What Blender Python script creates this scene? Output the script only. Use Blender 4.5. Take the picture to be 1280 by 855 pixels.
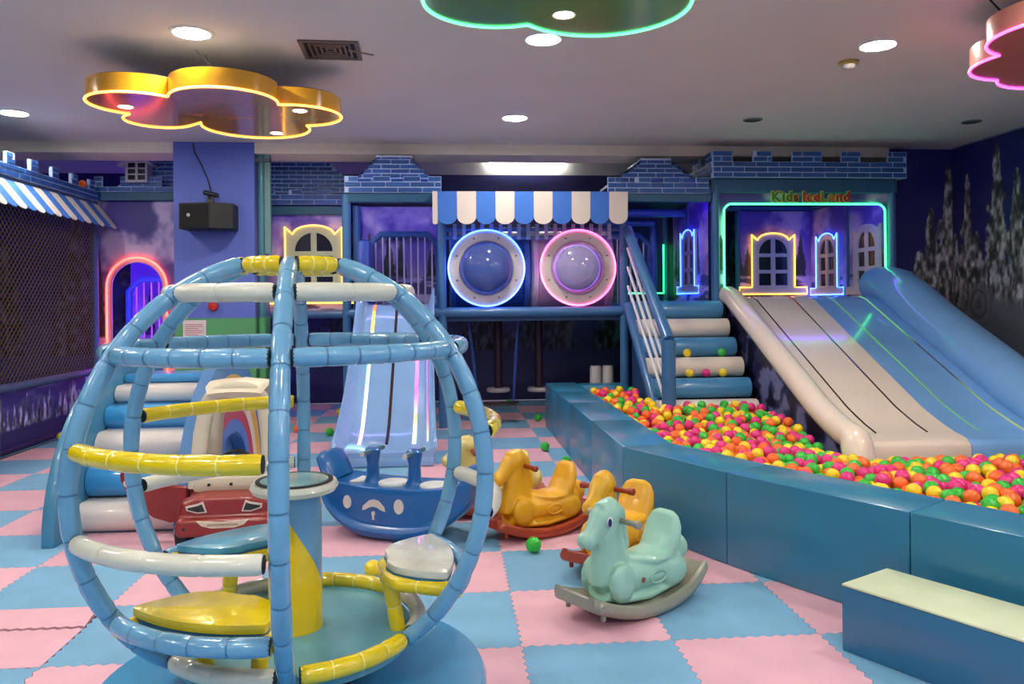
import bpy, bmesh, math, random
import numpy as np
from mathutils import Vector, Matrix
from mathutils.geometry import tessellate_polygon

for o in list(bpy.data.objects): bpy.data.objects.remove(o)
PI = math.pi
random.seed(7)
rng = np.random.default_rng(11)
COL = bpy.context.scene.collection
SC = bpy.context.scene

# ------------------------------------------------------------------ camera
CAM_H, PSI, ROLL = 1.343, 0.08, 0.0085
cam_d = bpy.data.cameras.new('camera'); cam = bpy.data.objects.new('camera', cam_d); COL.objects.link(cam)
cam_d.sensor_fit = 'HORIZONTAL'; cam_d.sensor_width = 36.0
cam_d.lens = 999.0 / 1280 * 36.0
cam_d.shift_y = -(427.5 - 378.0) / 1280
cam_d.clip_start = 0.05
cam.matrix_world = Matrix.Translation((0, 0, CAM_H)) @ Matrix.Rotation(-PSI, 4, 'Z') @ Matrix.Rotation(PI / 2, 4, 'X') @ Matrix.Rotation(-ROLL, 4, 'Z')
SC.camera = cam

# ------------------------------------------------------------------ world and exposure
w = bpy.data.worlds.new('world'); SC.world = w; w.use_nodes = True
w.node_tree.nodes['Background'].inputs[0].default_value = (0.6, 0.62, 0.75, 1)
w.node_tree.nodes['Background'].inputs[1].default_value = 0.15
SC.view_settings.view_transform = 'Standard'; SC.view_settings.look = 'None'
SC.view_settings.gamma = 1.0; SC.view_settings.use_curve_mapping = False
SC.view_settings.exposure = 0.8
DOWNLIGHT_POWER = 125.0
FLUO_POWER = 22.0

# ------------------------------------------------------------------ helpers
def lin(c):
    return tuple((x / 255 / 12.92) if x / 255 <= .04045 else ((x / 255 + .055) / 1.055) ** 2.4 for x in c[:3])

_mats = {}
def M(name, c=(128, 128, 128), rough=.5, metal=0, coat=0, var=.06, ns=6, bump=0, bs=40, emit=0, obj_rand=0, spec=.5, attr=None):
    if name in _mats: return _mats[name]
    m = bpy.data.materials.new(name); m.use_nodes = True; nt = m.node_tree; N = nt.nodes; L = nt.links
    b = N['Principled BSDF']; col = lin(c)
    b.inputs['Roughness'].default_value = rough; b.inputs['Metallic'].default_value = metal
    b.inputs['Coat Weight'].default_value = coat; b.inputs['Coat Roughness'].default_value = .08
    b.inputs['Specular IOR Level'].default_value = spec
    b.inputs['Base Color'].default_value = (*col, 1)
    m.diffuse_color = (*col, 1)
    if emit:
        b.inputs['Emission Color'].default_value = (*col, 1); b.inputs['Emission Strength'].default_value = emit
    tc = N.new('ShaderNodeTexCoord')
    if attr:
        a = N.new('ShaderNodeAttribute'); a.attribute_name = attr; src = a.outputs['Color']
    else: src = None
    if var and not emit:
        n = N.new('ShaderNodeTexNoise'); n.inputs['Scale'].default_value = ns; n.inputs['Detail'].default_value = 4
        L.new(tc.outputs['Object'], n.inputs['Vector'])
        mr = N.new('ShaderNodeMapRange'); mr.inputs[1].default_value = .25; mr.inputs[2].default_value = .75
        mr.inputs[3].default_value = 1 - var; mr.inputs[4].default_value = 1 + var
        L.new(n.outputs['Fac'], mr.inputs[0])
        hs = N.new('ShaderNodeHueSaturation')
        if src: L.new(src, hs.inputs['Color'])
        else: hs.inputs['Color'].default_value = (*col, 1)
        if obj_rand:
            oi = N.new('ShaderNodeObjectInfo'); m2 = N.new('ShaderNodeMapRange')
            m2.inputs[3].default_value = 1 - obj_rand; m2.inputs[4].default_value = 1 + obj_rand
            L.new(oi.outputs['Random'], m2.inputs[0])
            mu = N.new('ShaderNodeMath'); mu.operation = 'MULTIPLY'
            L.new(m2.outputs[0], mu.inputs[0]); L.new(mr.outputs[0], mu.inputs[1]); L.new(mu.outputs[0], hs.inputs['Value'])
        else: L.new(mr.outputs[0], hs.inputs['Value'])
        L.new(hs.outputs['Color'], b.inputs['Base Color'])
    elif src: L.new(src, b.inputs['Base Color'])
    if bump:
        n2 = N.new('ShaderNodeTexNoise'); n2.inputs['Scale'].default_value = bs; n2.inputs['Detail'].default_value = 3
        L.new(tc.outputs['Object'], n2.inputs['Vector'])
        bp = N.new('ShaderNodeBump'); bp.inputs['Strength'].default_value = bump; bp.inputs['Distance'].default_value = .01
        L.new(n2.outputs['Fac'], bp.inputs['Height']); L.new(bp.outputs[0], b.inputs['Normal'])
    _mats[name] = m
    return m

def glow(name, c, s):
    """something that gives off light: neon tube, lamp diffuser"""
    if name in _mats: return _mats[name]
    m = bpy.data.materials.new(name); m.use_nodes = True; nt = m.node_tree
    b = nt.nodes['Principled BSDF']; b.inputs['Base Color'].default_value = (.8, .8, .8, 1)
    b.inputs['Emission Color'].default_value = (*lin(c), 1); b.inputs['Emission Strength'].default_value = s
    m.diffuse_color = (*lin(c), 1); _mats[name] = m
    return m

def clear_plastic(name, tint, gloss=.12, haze=.45):
    if name in _mats: return _mats[name]
    m = bpy.data.materials.new(name); m.use_nodes = True; nt = m.node_tree; N = nt.nodes
    for n in list(N): N.remove(n)
    o = N.new('ShaderNodeOutputMaterial'); t = N.new('ShaderNodeBsdfTransparent'); g = N.new('ShaderNodeBsdfGlossy'); mx = N.new('ShaderNodeMixShader')
    lw = N.new('ShaderNodeFresnel'); lw.inputs[0].default_value = 1.5
    ad = N.new('ShaderNodeMath'); ad.operation = 'ADD'; ad.inputs[1].default_value = gloss * .3; ad.use_clamp = True
    df = N.new('ShaderNodeBsdfDiffuse'); df.inputs[0].default_value = (*lin(tint), 1); m0 = N.new('ShaderNodeMixShader'); m0.inputs[0].default_value = haze
    nt.links.new(t.outputs[0], m0.inputs[1]); nt.links.new(df.outputs[0], m0.inputs[2])
    t.inputs[0].default_value = (*lin(tint), 1); g.inputs['Roughness'].default_value = .05
    L = nt.links; L.new(lw.outputs[0], ad.inputs[0]); L.new(ad.outputs[0], mx.inputs[0]); L.new(m0.outputs[0], mx.inputs[1]); L.new(g.outputs[0], mx.inputs[2]); L.new(mx.outputs[0], o.inputs[0])
    m.diffuse_color = (*lin(tint), .4); _mats[name] = m
    return m

class MB:
    def __init__(s): s.v = []; s.f = []; s.mi = []; s.c = []
    def add(s, vs, fs, mi=0):
        o = len(s.v); s.v += [tuple(map(float, v)) for v in vs]; s.f += [tuple(i + o for i in f) for f in fs]; s.mi += [mi] * len(fs); return s
    def box(s, x0, x1, y0, y1, z0, z1, mi=0):
        vs = [(x, y, z) for z in (z0, z1) for y in (y0, y1) for x in (x0, x1)]
        return s.add(vs, [(0, 2, 3, 1), (4, 5, 7, 6), (0, 1, 5, 4), (2, 6, 7, 3), (0, 4, 6, 2), (1, 3, 7, 5)], mi)
    def tube(s, pts, r, seg=10, closed=False, mi=0, cap=True):
        P = [Vector(p) for p in pts]; n = len(P)
        rs = r if hasattr(r, '__len__') else [r] * n
        T = []
        for i in range(n):
            if closed: t = P[(i + 1) % n] - P[i - 1]
            else: t = P[min(i + 1, n - 1)] - P[max(i - 1, 0)]
            T.append(t.normalized())
        up = Vector((0, 0, 1)) if abs(T[0].z) < .9 else Vector((0, 1, 0))
        nrm = (up - T[0] * up.dot(T[0])).normalized()
        vs = []; fs = []
        for i in range(n):
            nrm = nrm - T[i] * nrm.dot(T[i]); nrm.normalize()
            bi = T[i].cross(nrm)
            for k in range(seg):
                a = 2 * PI * k / seg; vs.append(P[i] + (nrm * math.cos(a) + bi * math.sin(a)) * rs[i])
        m = n if closed else n - 1
        for i in range(m):
            j = (i + 1) % n
            for k in range(seg):
                k2 = (k + 1) % seg; fs.append((i * seg + k, i * seg + k2, j * seg + k2, j * seg + k))
        if cap and not closed:
            fs.append(tuple(range(seg - 1, -1, -1))); fs.append(tuple((n - 1) * seg + k for k in range(seg)))
        return s.add(vs, fs, mi)
    def lathe(s, prof, c=(0, 0, 0), seg=24, axis='Z', mi=0, cap=True):
        vs = []; fs = []; n = len(prof)
        for (r, h) in prof:
            for k in range(seg):
                a = 2 * PI * k / seg; p = (r * math.cos(a), r * math.sin(a), h)
                if axis == 'X': p = (p[2], p[0], p[1])
                elif axis == 'Y': p = (p[0], p[2], -p[1])
                vs.append((p[0] + c[0], p[1] + c[1], p[2] + c[2]))
        for i in range(n - 1):
            for k in range(seg):
                k2 = (k + 1) % seg; fs.append((i * seg + k, i * seg + k2, (i + 1) * seg + k2, (i + 1) * seg + k))
        if cap:
            if prof[0][0] > 1e-5: fs.append(tuple(range(seg - 1, -1, -1)))
            if prof[-1][0] > 1e-5: fs.append(tuple((n - 1) * seg + k for k in range(seg)))
        return s.add(vs, fs, mi)
    def plate(s, outer, holes=(), o=(0, 0, 0), u=(1, 0, 0), v=(0, 0, 1), n=(0, 1, 0), th=.02, mi=0):
        """flat plate with holes, (a,b)->o+a*u+b*v, thickness along n"""
        o, u, v, n = map(Vector, (o, u, v, n))
        loops = [list(outer)] + [list(h) for h in holes]
        tris = tessellate_polygon([[Vector((a, b, 0)) for a, b in l] for l in loops])
        flat = [p for l in loops for p in l]; N = len(flat)
        vs = [o + u * a + v * b for a, b in flat] + [o + u * a + v * b + n * th for a, b in flat]
        fs = []
        for t in tris:
            fs.append(tuple(t)); fs.append(tuple(i + N for i in reversed(t)))
        k = 0
        for l in loops:
            m = len(l)
            for i in range(m):
                j = (i + 1) % m; fs.append((k + i, k + j, k + j + N, k + i + N))
            k += m
        return s.add(vs, fs, mi)
    def limb(s, pts, radii, lat=(0, 1, 0), seg=16, mi=0):
        """elliptical loft: radii = (lateral, in-plane)"""
        P = [Vector(p) for p in pts]; n = len(P); lat = Vector(lat); vs = []; fs = []
        for i in range(n):
            t = (P[min(i + 1, n - 1)] - P[max(i - 1, 0)]).normalized()
            l = (lat - t * lat.dot(t)).normalized(); q = t.cross(l)
            for k in range(seg):
                a = 2 * PI * k / seg; vs.append(P[i] + l * (radii[i][0] * math.cos(a)) + q * (radii[i][1] * math.sin(a)))
        for i in range(n - 1):
            for k in range(seg):
                k2 = (k + 1) % seg; fs.append((i * seg + k, i * seg + k2, (i + 1) * seg + k2, (i + 1) * seg + k))
        fs.append(tuple(range(seg - 1, -1, -1))); fs.append(tuple((n - 1) * seg + k for k in range(seg)))
        return s.add(vs, fs, mi)
    def ball(s, c, r, seg=14, mi=0):
        rx, ry, rz = r if hasattr(r, '__len__') else (r, r, r)
        prof = [(math.sin(PI * i / (seg // 2)), -math.cos(PI * i / (seg // 2))) for i in range(seg // 2 + 1)]
        o = len(s.v); s.lathe([(max(a, 1e-4), b) for a, b in prof], (0, 0, 0), seg, mi=mi)
        for i in range(o, len(s.v)):
            x, y, z = s.v[i]; s.v[i] = (x * rx + c[0], y * ry + c[1], z * rz + c[2])
        return s
    def xf(s, mat):
        s.v = [tuple(mat @ Vector(p)) for p in s.v]; return s
    def mesh(s, name, mats, smooth=40, bevel=0, bseg=2, fixn=True):
        me = bpy.data.meshes.new(name); me.from_pydata(s.v, [], s.f)
        for m in (mats if isinstance(mats, (list, tuple)) else [mats]): me.materials.append(m)
        me.polygons.foreach_set('material_index', s.mi)
        if fixn or bevel:
            bm = bmesh.new(); bm.from_mesh(me)
            if fixn: bmesh.ops.recalc_face_normals(bm, faces=bm.faces)
            if bevel:
                es = [e for e in bm.edges if len(e.link_faces) == 2 and e.calc_face_angle(0) > .5]
                bmesh.ops.bevel(bm, geom=es, offset=bevel, segments=bseg, affect='EDGES', profile=.5, clamp_overlap=True)
            bm.to_mesh(me); bm.free()
        if smooth:
            me.polygons.foreach_set('use_smooth', [True] * len(me.polygons))
            me.set_sharp_from_angle(angle=math.radians(smooth))
        me.update(); return me

def link(name, me, parent=None, loc=None, rot=None):
    o = bpy.data.objects.new(name, me); COL.objects.link(o)
    if loc is not None: o.location = loc
    if rot is not None: o.rotation_euler = rot
    if parent is not None:
        o.parent = parent
        if parent.get('_w') : o.matrix_parent_inverse = Matrix.Translation(-Vector(parent.location))
    return o
def part(name, mb, mats, parent=None, smooth=40, bevel=0, loc=None, rot=None, label=None, bseg=2):
    o = link(name, mb.mesh(name, mats, smooth, bevel, bseg), parent, loc, rot)
    if label: o['label'] = label
    return o
def tag(o, label, cat, group=None, kind=None):
    if label: o['label'] = label
    if cat: o['category'] = cat
    if group: o['group'] = group
    if kind: o['kind'] = kind
    return o
def thing(name, label, cat, loc=(0, 0, 0), rz=0, group=None, world=False):
    o = bpy.data.objects.new(name, None); COL.objects.link(o); o.empty_display_size = .1
    o.location = loc; o.rotation_euler = (0, 0, rz)
    if world: o['_w'] = 1          # parts of this thing are written in room coordinates
    return tag(o, label, cat, group)
def copy_tree(o, parent=None):
    c = o.copy(); COL.objects.link(c); c.parent = parent
    for ch in list(o.children): copy_tree(ch, c)
    return c
def struct(name, mb, mats, smooth=0, bevel=0, label=None):
    o = part(name, mb, mats, None, smooth, bevel); o['kind'] = 'structure'
    if label: o['label'] = label
    return o
def arc(cx, cy, r, a0, a1, n):
    return [(cx + r * math.cos(math.radians(a0 + (a1 - a0) * i / n)), cy + r * math.sin(math.radians(a0 + (a1 - a0) * i / n))) for i in range(n + 1)]
def remeshed(mb, name, mat, parent, vox=.008, sm=6, fac=.5):
    o = link(name, mb.mesh(name, mat, 0), None)
    r = o.modifiers.new('r', 'REMESH'); r.mode = 'VOXEL'; r.voxel_size = vox; r.use_smooth_shade = True
    s = o.modifiers.new('s', 'SMOOTH'); s.iterations = sm; s.factor = fac
    dg = bpy.context.evaluated_depsgraph_get(); me = bpy.data.meshes.new_from_object(o.evaluated_get(dg))
    o.modifiers.clear(); o.data = me; me.name = name
    if not me.materials: me.materials.append(mat)
    me.polygons.foreach_set('use_smooth', [True] * len(me.polygons))
    o.parent = parent
    return o

# value noise for printed murals
def vnoise(x, y, seed=0):
    xi = np.floor(x).astype(np.int64); yi = np.floor(y).astype(np.int64); xf = x - xi; yf = y - yi
    def h(a, b):
        n = (a * 374761393 + b * 668265263 + seed * 974634777) & 0xffffffff
        n = ((n ^ (n >> 13)) * 1274126177) & 0xffffffff
        return ((n ^ (n >> 16)) & 0xffff) / 65535.0
    xf = xf * xf * (3 - 2 * xf); yf = yf * yf * (3 - 2 * yf)
    return (h(xi, yi) * (1 - xf) + h(xi + 1, yi) * xf) * (1 - yf) + (h(xi, yi + 1) * (1 - xf) + h(xi + 1, yi + 1) * xf) * yf
def fbm(x, y, o=4, seed=0):
    s = 0; a = .5
    for i in range(o): s = s + a * vnoise(x * 2 ** i, y * 2 ** i, seed + i); a *= .5
    return s / (1 - .5 ** o)
def mixc(c, m, d): return c * (1 - m[..., None]) + np.array(d, float) * m[..., None]
def sst(a, b, x): t = np.clip((x - a) / (b - a), 0, 1); return t * t * (3 - 2 * t)

def painted(name, o, u, v, W, H, fn, parent=None, res=.012, inside=None, mat='print'):
    """flat printed sheet: grid with a colour attribute computed by fn(a,b) -> sRGB 0..255"""
    nx, ny = max(2, int(W / res)), max(2, int(H / res))
    a, b = np.meshgrid(np.linspace(0, W, nx + 1), np.linspace(0, H, ny + 1))
    rgb = np.clip(fn(a, b), 0, 255) / 255; l = np.where(rgb <= .04045, rgb / 12.92, ((rgb + .055) / 1.055) ** 2.4)
    o, u, v = (np.array(q, float) for q in (o, u, v))
    P = o + a[..., None] * u + b[..., None] * v
    me = bpy.data.meshes.new(name)
    idx = np.arange((nx + 1) * (ny + 1)).reshape(ny + 1, nx + 1)
    q = np.stack([idx[:-1, :-1], idx[:-1, 1:], idx[1:, 1:], idx[1:, :-1]], -1)
    if inside is not None:
        ca = (a[:-1, :-1] + a[1:, 1:]) / 2; cb = (b[:-1, :-1] + b[1:, 1:]) / 2
        q = q[inside(ca, cb)]
    q = q.reshape(-1, 4)
    me.from_pydata(P.reshape(-1, 3).tolist(), [], q.tolist())
    at = me.color_attributes.new('Col', 'FLOAT_COLOR', 'POINT')
    at.data.foreach_set('color', np.concatenate([l, np.ones(l.shape[:2] + (1,))], -1).astype(np.float32).ravel())
    me.materials.append(M(mat, (90, 90, 120), rough=.45, var=.03, attr='Col'))
    ob = link(name, me, parent)
    return ob

# brick pieces: one shared mesh for each size
_bm = {}
def brick_mesh(wd, ht, th):
    k = (round(wd, 2), round(ht, 3), round(th, 3))
    if k not in _bm:
        _bm[k] = MB().box(-k[0] / 2, k[0] / 2, -k[2] / 2, k[2] / 2, -k[1] / 2, k[1] / 2).mesh('brick', M('brick_blue', (40, 88, 160), rough=.45, var=.12, ns=9, obj_rand=.18, bump=.1, bs=60), 0, .004, 1)
    return _bm[k]
def lay_bricks(panel, rows, o, u, ang, pitch, bw, th=.012):
    """rows: list of (z0, [(a0,a1),...]); o: origin on the face, u: along, ang: rot z of the face"""
    for i, (z0, spans) in enumerate(rows):
        for (a0, a1) in spans:
            st = math.floor(a0 / bw) * bw - (bw / 2 if i % 2 else 0)
            a = st
            while a < a1:
                b0, b1 = max(a, a0) + .007, min(a + bw, a1) - .007
                if b1 - b0 > .03:
                    m = (b0 + b1) / 2
                    link('brick', brick_mesh(b1 - b0, pitch - .013, th), panel, (o[0] + u[0] * m, o[1] + u[1] * m, z0 + pitch / 2), (0, 0, ang))
                a += bw
# ------------------------------------------------------------------ the room
X0, X1, YR, YB, YN, ZC = -6.2, 5.87, 11.0, 8.87, -3.2, 3.1
m_ceil = M('ceiling_paint', (224, 218, 212), rough=.85, var=.03, ns=2, bump=.05, bs=120)
m_wallp = M('lavender_wall_paint', (150, 152, 190), rough=.8, var=.04, ns=2)
m_grey = M('grey_plaster', (196, 196, 204), rough=.85, var=.05, ns=2)
m_cream = M('beam_paint', (246, 236, 216), rough=.8, var=.03)
struct('ceiling', MB().box(X0, X1, YN, YB, ZC, ZC + .12).box(X0, X1, YB + .5, YR, 3.5, 3.6), m_ceil)
struct('trim_1', MB().box(X0, X1 - .68, YB, YB + .5, 2.985, 3.6), m_cream, label='cream painted ceiling beam over the play castle')
wb = struct('wall_back', MB().box(X0, X1, YR, YR + .12, 0, 3.6), m_grey)
struct('wall_left', MB().box(X0 - .12, X0, YN, YR, 0, 3.6), M('dark_brown_wall', (56, 38, 36), rough=.8, var=.2, ns=1.5))
wr = struct('wall_right', MB().box(X1, X1 + .12, YN, YR, 0, 3.6), m_wallp)
struct('wall_rear', MB().box(X0, X1, YN - .12, YN, 0, 3.6), m_wallp)
wbr = struct('wall_alcove', MB().box(5.1, X1, YB, YB + .12, 0, 3.5), m_wallp)

# printed murals on the walls (flat print)
def frost_trees(a, b, trees, c, tint=(158, 158, 166), seed=3):
    for (u0, z0, hh, ww, k) in trees:
        t = np.clip((b - z0) / hh, 0, 1)
        n1 = fbm(a * 9, b * 9, 4, seed + k); n2 = fbm(a * 26, b * 11, 4, seed + 5 + k)
        hw = ww * (1 - t) ** .5 * (.35 + 1.2 * n1)
        # several spires in one crown
        sp = np.abs(((a - u0) / max(ww, .01) * 1.5 + 9 * .5) % 1 - .5) * 2
        hw2 = hw * (1 - .45 * sp * sst(.35, .8, t))
        m = sst(1.08, .86, np.abs(a - u0) / np.maximum(hw2, 1e-4)) * (b > z0) * (b < z0 + hh)
        lit = .28 + 1.15 * sst(.2, .85, n2)
        col = np.array(tint, float)[None, None, :] * lit[..., None]
        c = c * (1 - m[..., None]) + col * m[..., None]
    return c
def night_sky(a, b, H, top=(32, 32, 112), low=(46, 48, 116)):
    t = np.clip(b / H, 0, 1); c = mixc(np.zeros(a.shape + (3,)) + np.array(low, float), t, top)
    cl = fbm(a * 1.1 + 3, b * 4.5, 5, 21); c = mixc(c, .45 * sst(.5, .8, cl), (60, 78, 134))
    return c
def right_mural(a, b):      # a = distance from the corner towards the camera
    c = night_sky(a, b, 3.1)
    c = frost_trees(a, b, [(.05, .9, 1.2, .2, 9), (.27, .9, 1.85, .20, 1), (.42, .9, 1.2, .3, 11), (.76, .9, 2.12, .27, 2), (1.06, .8, 1.9, .28, 3), (1.7, .8, 1.5, .5, 4), (2.4, .8, 2.1, .45, 5), (3.3, .8, 1.7, .5, 6), (4.3, .8, 2.2, .5, 7), (5.5, .8, 1.9, .5, 8)], c)
    g = fbm(a * 2, b * 2, 4, 31); hill = 1.12 + .25 * np.sin(a * 2.1) + .3 * (g - .5)
    m = sst(.05, -.12, b - hill); c = mixc(c, m, (112, 114, 126))
    r = np.hypot((a - .45) / .2, (b - 1.28) / .24); sw = np.abs((r * 2.2 + .25 * fbm(a * 9, b * 9, 3, 8)) % 1 - .5) * 2
    c = mixc(c, .8 * sst(1.3, .8, r), (120, 120, 128)); c = mixc(c, .5 * sst(1.3, .8, r) * sst(.55, .1, sw), (56, 56, 76))
    c = mixc(c, sst(.06, -.06, b - (.86 - .18 * a + .12 * g)), (38, 40, 84))
    return c
def alcove_mural(a, b):     # a = from the tower (x 5.1) to the corner
    c = night_sky(a, b, 3.1)
    c = frost_trees(a, b, [(.72, .9, 2.0, .22, 1), (.5, .9, 1.5, .22, 4), (.34, .9, 1.0, .2, 5), (.12, .9, .8, .16, 6)], c)
    return mixc(c, sst(.1, -.15, b - (1.1 + .2 * fbm(a * 3, b * 2, 3, 4))), (96, 98, 114))
def back_mural(a, b):
    c = night_sky(a, b, 3.1, (26, 26, 88), (40, 40, 96))
    c = mixc(c, sst(.05, -.25, b - (1.05 + .35 * fbm(a * .7, b * .1, 3, 9))), (66, 72, 112))
    c = mixc(c, sst(.03, -.05, b - (.35 + .2 * np.sin(a * .8))), (46, 48, 100))
    tr = [(x_, .7, 1.5 + .5 * ((i * 37) % 10) / 10, .25 + .1 * (i % 3), 10 + i) for i, x_ in enumerate(np.arange(.4, 12, .9))]
    return frost_trees(a, b, tr, c, (74, 78, 92), 40)
painted('mural', (X1 - .004, YB, .0), (0, -1, 0), (0, 0, 1), 6.5, 3.08, right_mural, wr, .014)
painted('mural', (5.1, YB - .004, .0), (1, 0, 0), (0, 0, 1), X1 - 5.1, 3.08, alcove_mural, wbr, .012)
painted('mural', (X0, YR - .004, .0), (1, 0, 0), (0, 0, 1), X1 - X0, 3.1, back_mural, wb, .025)

# floor with interlocking foam mats
fl = struct('floor', MB().box(X0, X1, YN, YR, -.06, -.016), M('dark_subfloor', (42, 36, 46), rough=.9))
G0X, G0Y, S = .276, 4.306, .6
def tooth_edge(n=22, amp=.008):
    return [(-S / 2 + S * (i + .5) / n * 1.0, amp if i % 2 else -amp) for i in range(n)]
def mat_mesh(name, mat, th=.016):
    e = tooth_edge(); o = []
    g = .0012; k = (S - 2 * g) / S
    o += [(-S / 2 * 1, -S / 2)] + [(a, -S / 2 + d) for a, d in e] + [(S / 2, -S / 2)]
    o += [(S / 2 + d, a) for a, d in e] + [(S / 2, S / 2)]
    o += [(a, S / 2 + d) for a, d in reversed(e)] + [(-S / 2, S / 2)]
    o += [(-S / 2 + d, a) for a, d in reversed(e)]
    o = [(a * k, b * k) for a, b in o]
    return MB().plate(o, (), (0, 0, -th), (1, 0, 0), (0, 1, 0), (0, 0, 1), th).mesh(name, mat, 0)
m_pink = M('pink_eva_foam', (224, 172, 188), rough=.75, var=.07, ns=5, obj_rand=.05, bump=.25, bs=260)
m_blue = M('blue_eva_foam', (116, 168, 204), rough=.75, var=.08, ns=5, obj_rand=.07, bump=.25, bs=260)
mesh_pink, mesh_blue = mat_mesh('floor_mat', m_pink), mat_mesh('floor_mat', m_blue)
for i in range(-7, 3):
    for j in range(-4, 11):
        cx, cy = G0X + S * (i + .5), G0Y + S * (j + .5)
        if cy < 1.7 or cx < -4.3 or (cx > 1.5 and cy > 4.9) or cx > 2.3: continue
        if (i, j) == (-4, -2): continue
        link('floor_mat', mesh_pink if (i + j) % 2 == 0 else mesh_blue, fl, (cx, cy, 0))
# the pink mat that is cut across, with an open seam
cx, cy = G0X + S * -3.5, G0Y + S * -1.5
zz = [(-.298 + .596 * i / 24, .075 + (.006 if i % 2 else -.006) - .0) for i in range(25)]
a_ = MB().plate([(-.298, .297)] + zz + [(.262, .297)], (), (0, 0, -.016), (1, 0, 0), (0, 1, 0), (0, 0, 1), .018)
b_ = MB().plate([(p, q - .016) for p, q in zz[::-1]] + [(-.298, -.298), (.298, -.298)], (), (0, 0, -.016), (1, 0, 0), (0, 1, 0), (0, 0, 1), .016)
part('floor_mat', a_, m_pink, fl, 0, loc=(cx, cy, .001)); part('floor_mat', b_, m_pink, fl, 0, loc=(cx, cy, 0))
# rest of the matting, out of sight of the photograph
struct('floor_rest', MB().box(X0, X1, YN, G0Y - 4 * S, -.016, -.002).box(2.4, X1, G0Y - 4 * S, YR, -.016, -.004).box(X0, -4.0, G0Y - 4 * S, YR, -.016, -.004), M('blue_matting', (112, 160, 196), rough=.8), label='plain matting beyond the chequered mats')

# ------------------------------------------------------------------ column, wall fittings
struct('column', MB().box(-2.93, -2.08, YB - .02, YB + .7, 1.2, ZC), M('column_blue_paint', (92, 110, 196), rough=.6, var=.04, ns=3), label='square blue painted column')
cg = struct('column_base', MB().box(-2.93, -2.08, YB - .018, YB + .7, 0, 1.2), M('column_green_paint', (86, 160, 104), rough=.6, var=.05, ns=3), label='green painted foot of the blue column')
t = thing('notice_sheet', 'white printed notice sheet taped to the green column foot', 'notice', (-2.72, 8.8, .9), world=True)
part('sheet', MB().box(-2.84, -2.6, 8.842, 8.848, .9, 1.18), M('paper', (225, 214, 216), rough=.8), t, 0)
part('printed_lines', (lambda mb: [mb.box(-2.82, -2.63 - .05 * (k % 3 == 2), 8.8395, 8.8415, 1.13 - k * .022, 1.137 - k * .022) for k in range(9)] and mb)(MB()), M('red_print', (190, 110, 120), rough=.8), t, 0)
t = thing('fire_bell', 'small red alarm unit on the blue column', 'alarm', (-2.55, 8.8, 1.28), world=True)
part('housing', MB().lathe([(.015, -.04), (.046, -.036), (.054, -.01), (.054, 0)], (-2.52, 8.845, 1.33), 20, 'Y'), M('alarm_red', (190, 40, 36), rough=.35), t)
part('bracket', MB().box(-2.57, -2.47, 8.84, 8.849, 1.37, 1.39), M('dark_plastic', (40, 40, 48), rough=.5), t)

t = thing('loudspeaker', 'black box loudspeaker hanging on the blue column', 'speaker', (-2.53, 8.6, 2.13), world=True)
m_blk = M('black_cabinet', (22, 26, 26), rough=.5, var=.1)
part('cabinet', MB().plate([(-2.79, 8.58), (-2.44, 8.50), (-2.25, 8.64), (-2.25, 8.85), (-2.79, 8.85)], (), (0, 0, 2.14), (1, 0, 0), (0, 1, 0), (0, 0, 1), .27), m_blk, t, 0, .008)
sp = part('grille', MB().plate([(.02, .02), (.32, .02), (.32, .25), (.02, .25)], (), (-2.788, 8.5755, 2.14), (.975, -.223, 0), (0, 0, 1), (-.223, -.975, 0), .006), M('speaker_grille', (14, 14, 16), rough=.8, bump=.6, bs=300), t, 0)
part('badge', MB().lathe([(.0001, -.006), (.018, -.006), (.018, 0)], (-2.68, 8.545, 2.28), 14, 'Y'), M('badge_silver', (150, 150, 150), rough=.3, metal=.6), sp)
t = thing('security_camera', 'small dark bullet camera above the loudspeaker', 'camera', (-2.52, 8.84, 2.42), world=True)
part('body', MB().tube([(-2.55, 8.66, 2.53), (-2.40, 8.60, 2.49)], .026, 12), m_blk, t)
part('mount', MB().box(-2.56, -2.5, 8.78, 8.86, 2.43, 2.52).tube([(-2.53, 8.8, 2.48), (-2.52, 8.67, 2.52)], .012, 8), M('camera_mount', (90, 84, 80), rough=.5), t, 40, .004)
tag(part('cable', MB().tube([(-2.52, 8.845, 2.5), (-2.56, 8.842, 2.68), (-2.63, 8.842, 2.85), (-2.7, 8.842, 2.98), (-2.72, 8.842, 3.09)], .006, 6), m_blk), 'thin dark cable running up the blue column to the ceiling', 'cable')
m_pipe = M('teal_pipe_paint', (70, 128, 140), rough=.4, var=.05)
t = thing('riser_pipe', 'teal riser pipe with two strips beside the column', 'pipe', (-2.02, 8.95, 0), world=True)
part('pipe', MB().tube([(-2.03, 8.95, 0), (-2.03, 8.95, 2.98)], .038, 12), m_pipe, t)
part('green_sleeve', MB().tube([(-2.03, 8.95, 0), (-2.03, 8.95, 1.2)], .042, 12), M('column_green_paint'), t)
part('cover_strip', MB().box(-1.99, -1.93, 8.93, 8.99, 1.9, 2.98), M('strip_pale', (110, 150, 150), rough=.5), t)
part('clamp', MB().box(-2.08, -1.93, 8.9, 9.0, 2.9, 2.94), M('clamp_grey', (90, 100, 110), rough=.5), t, 0)

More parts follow.
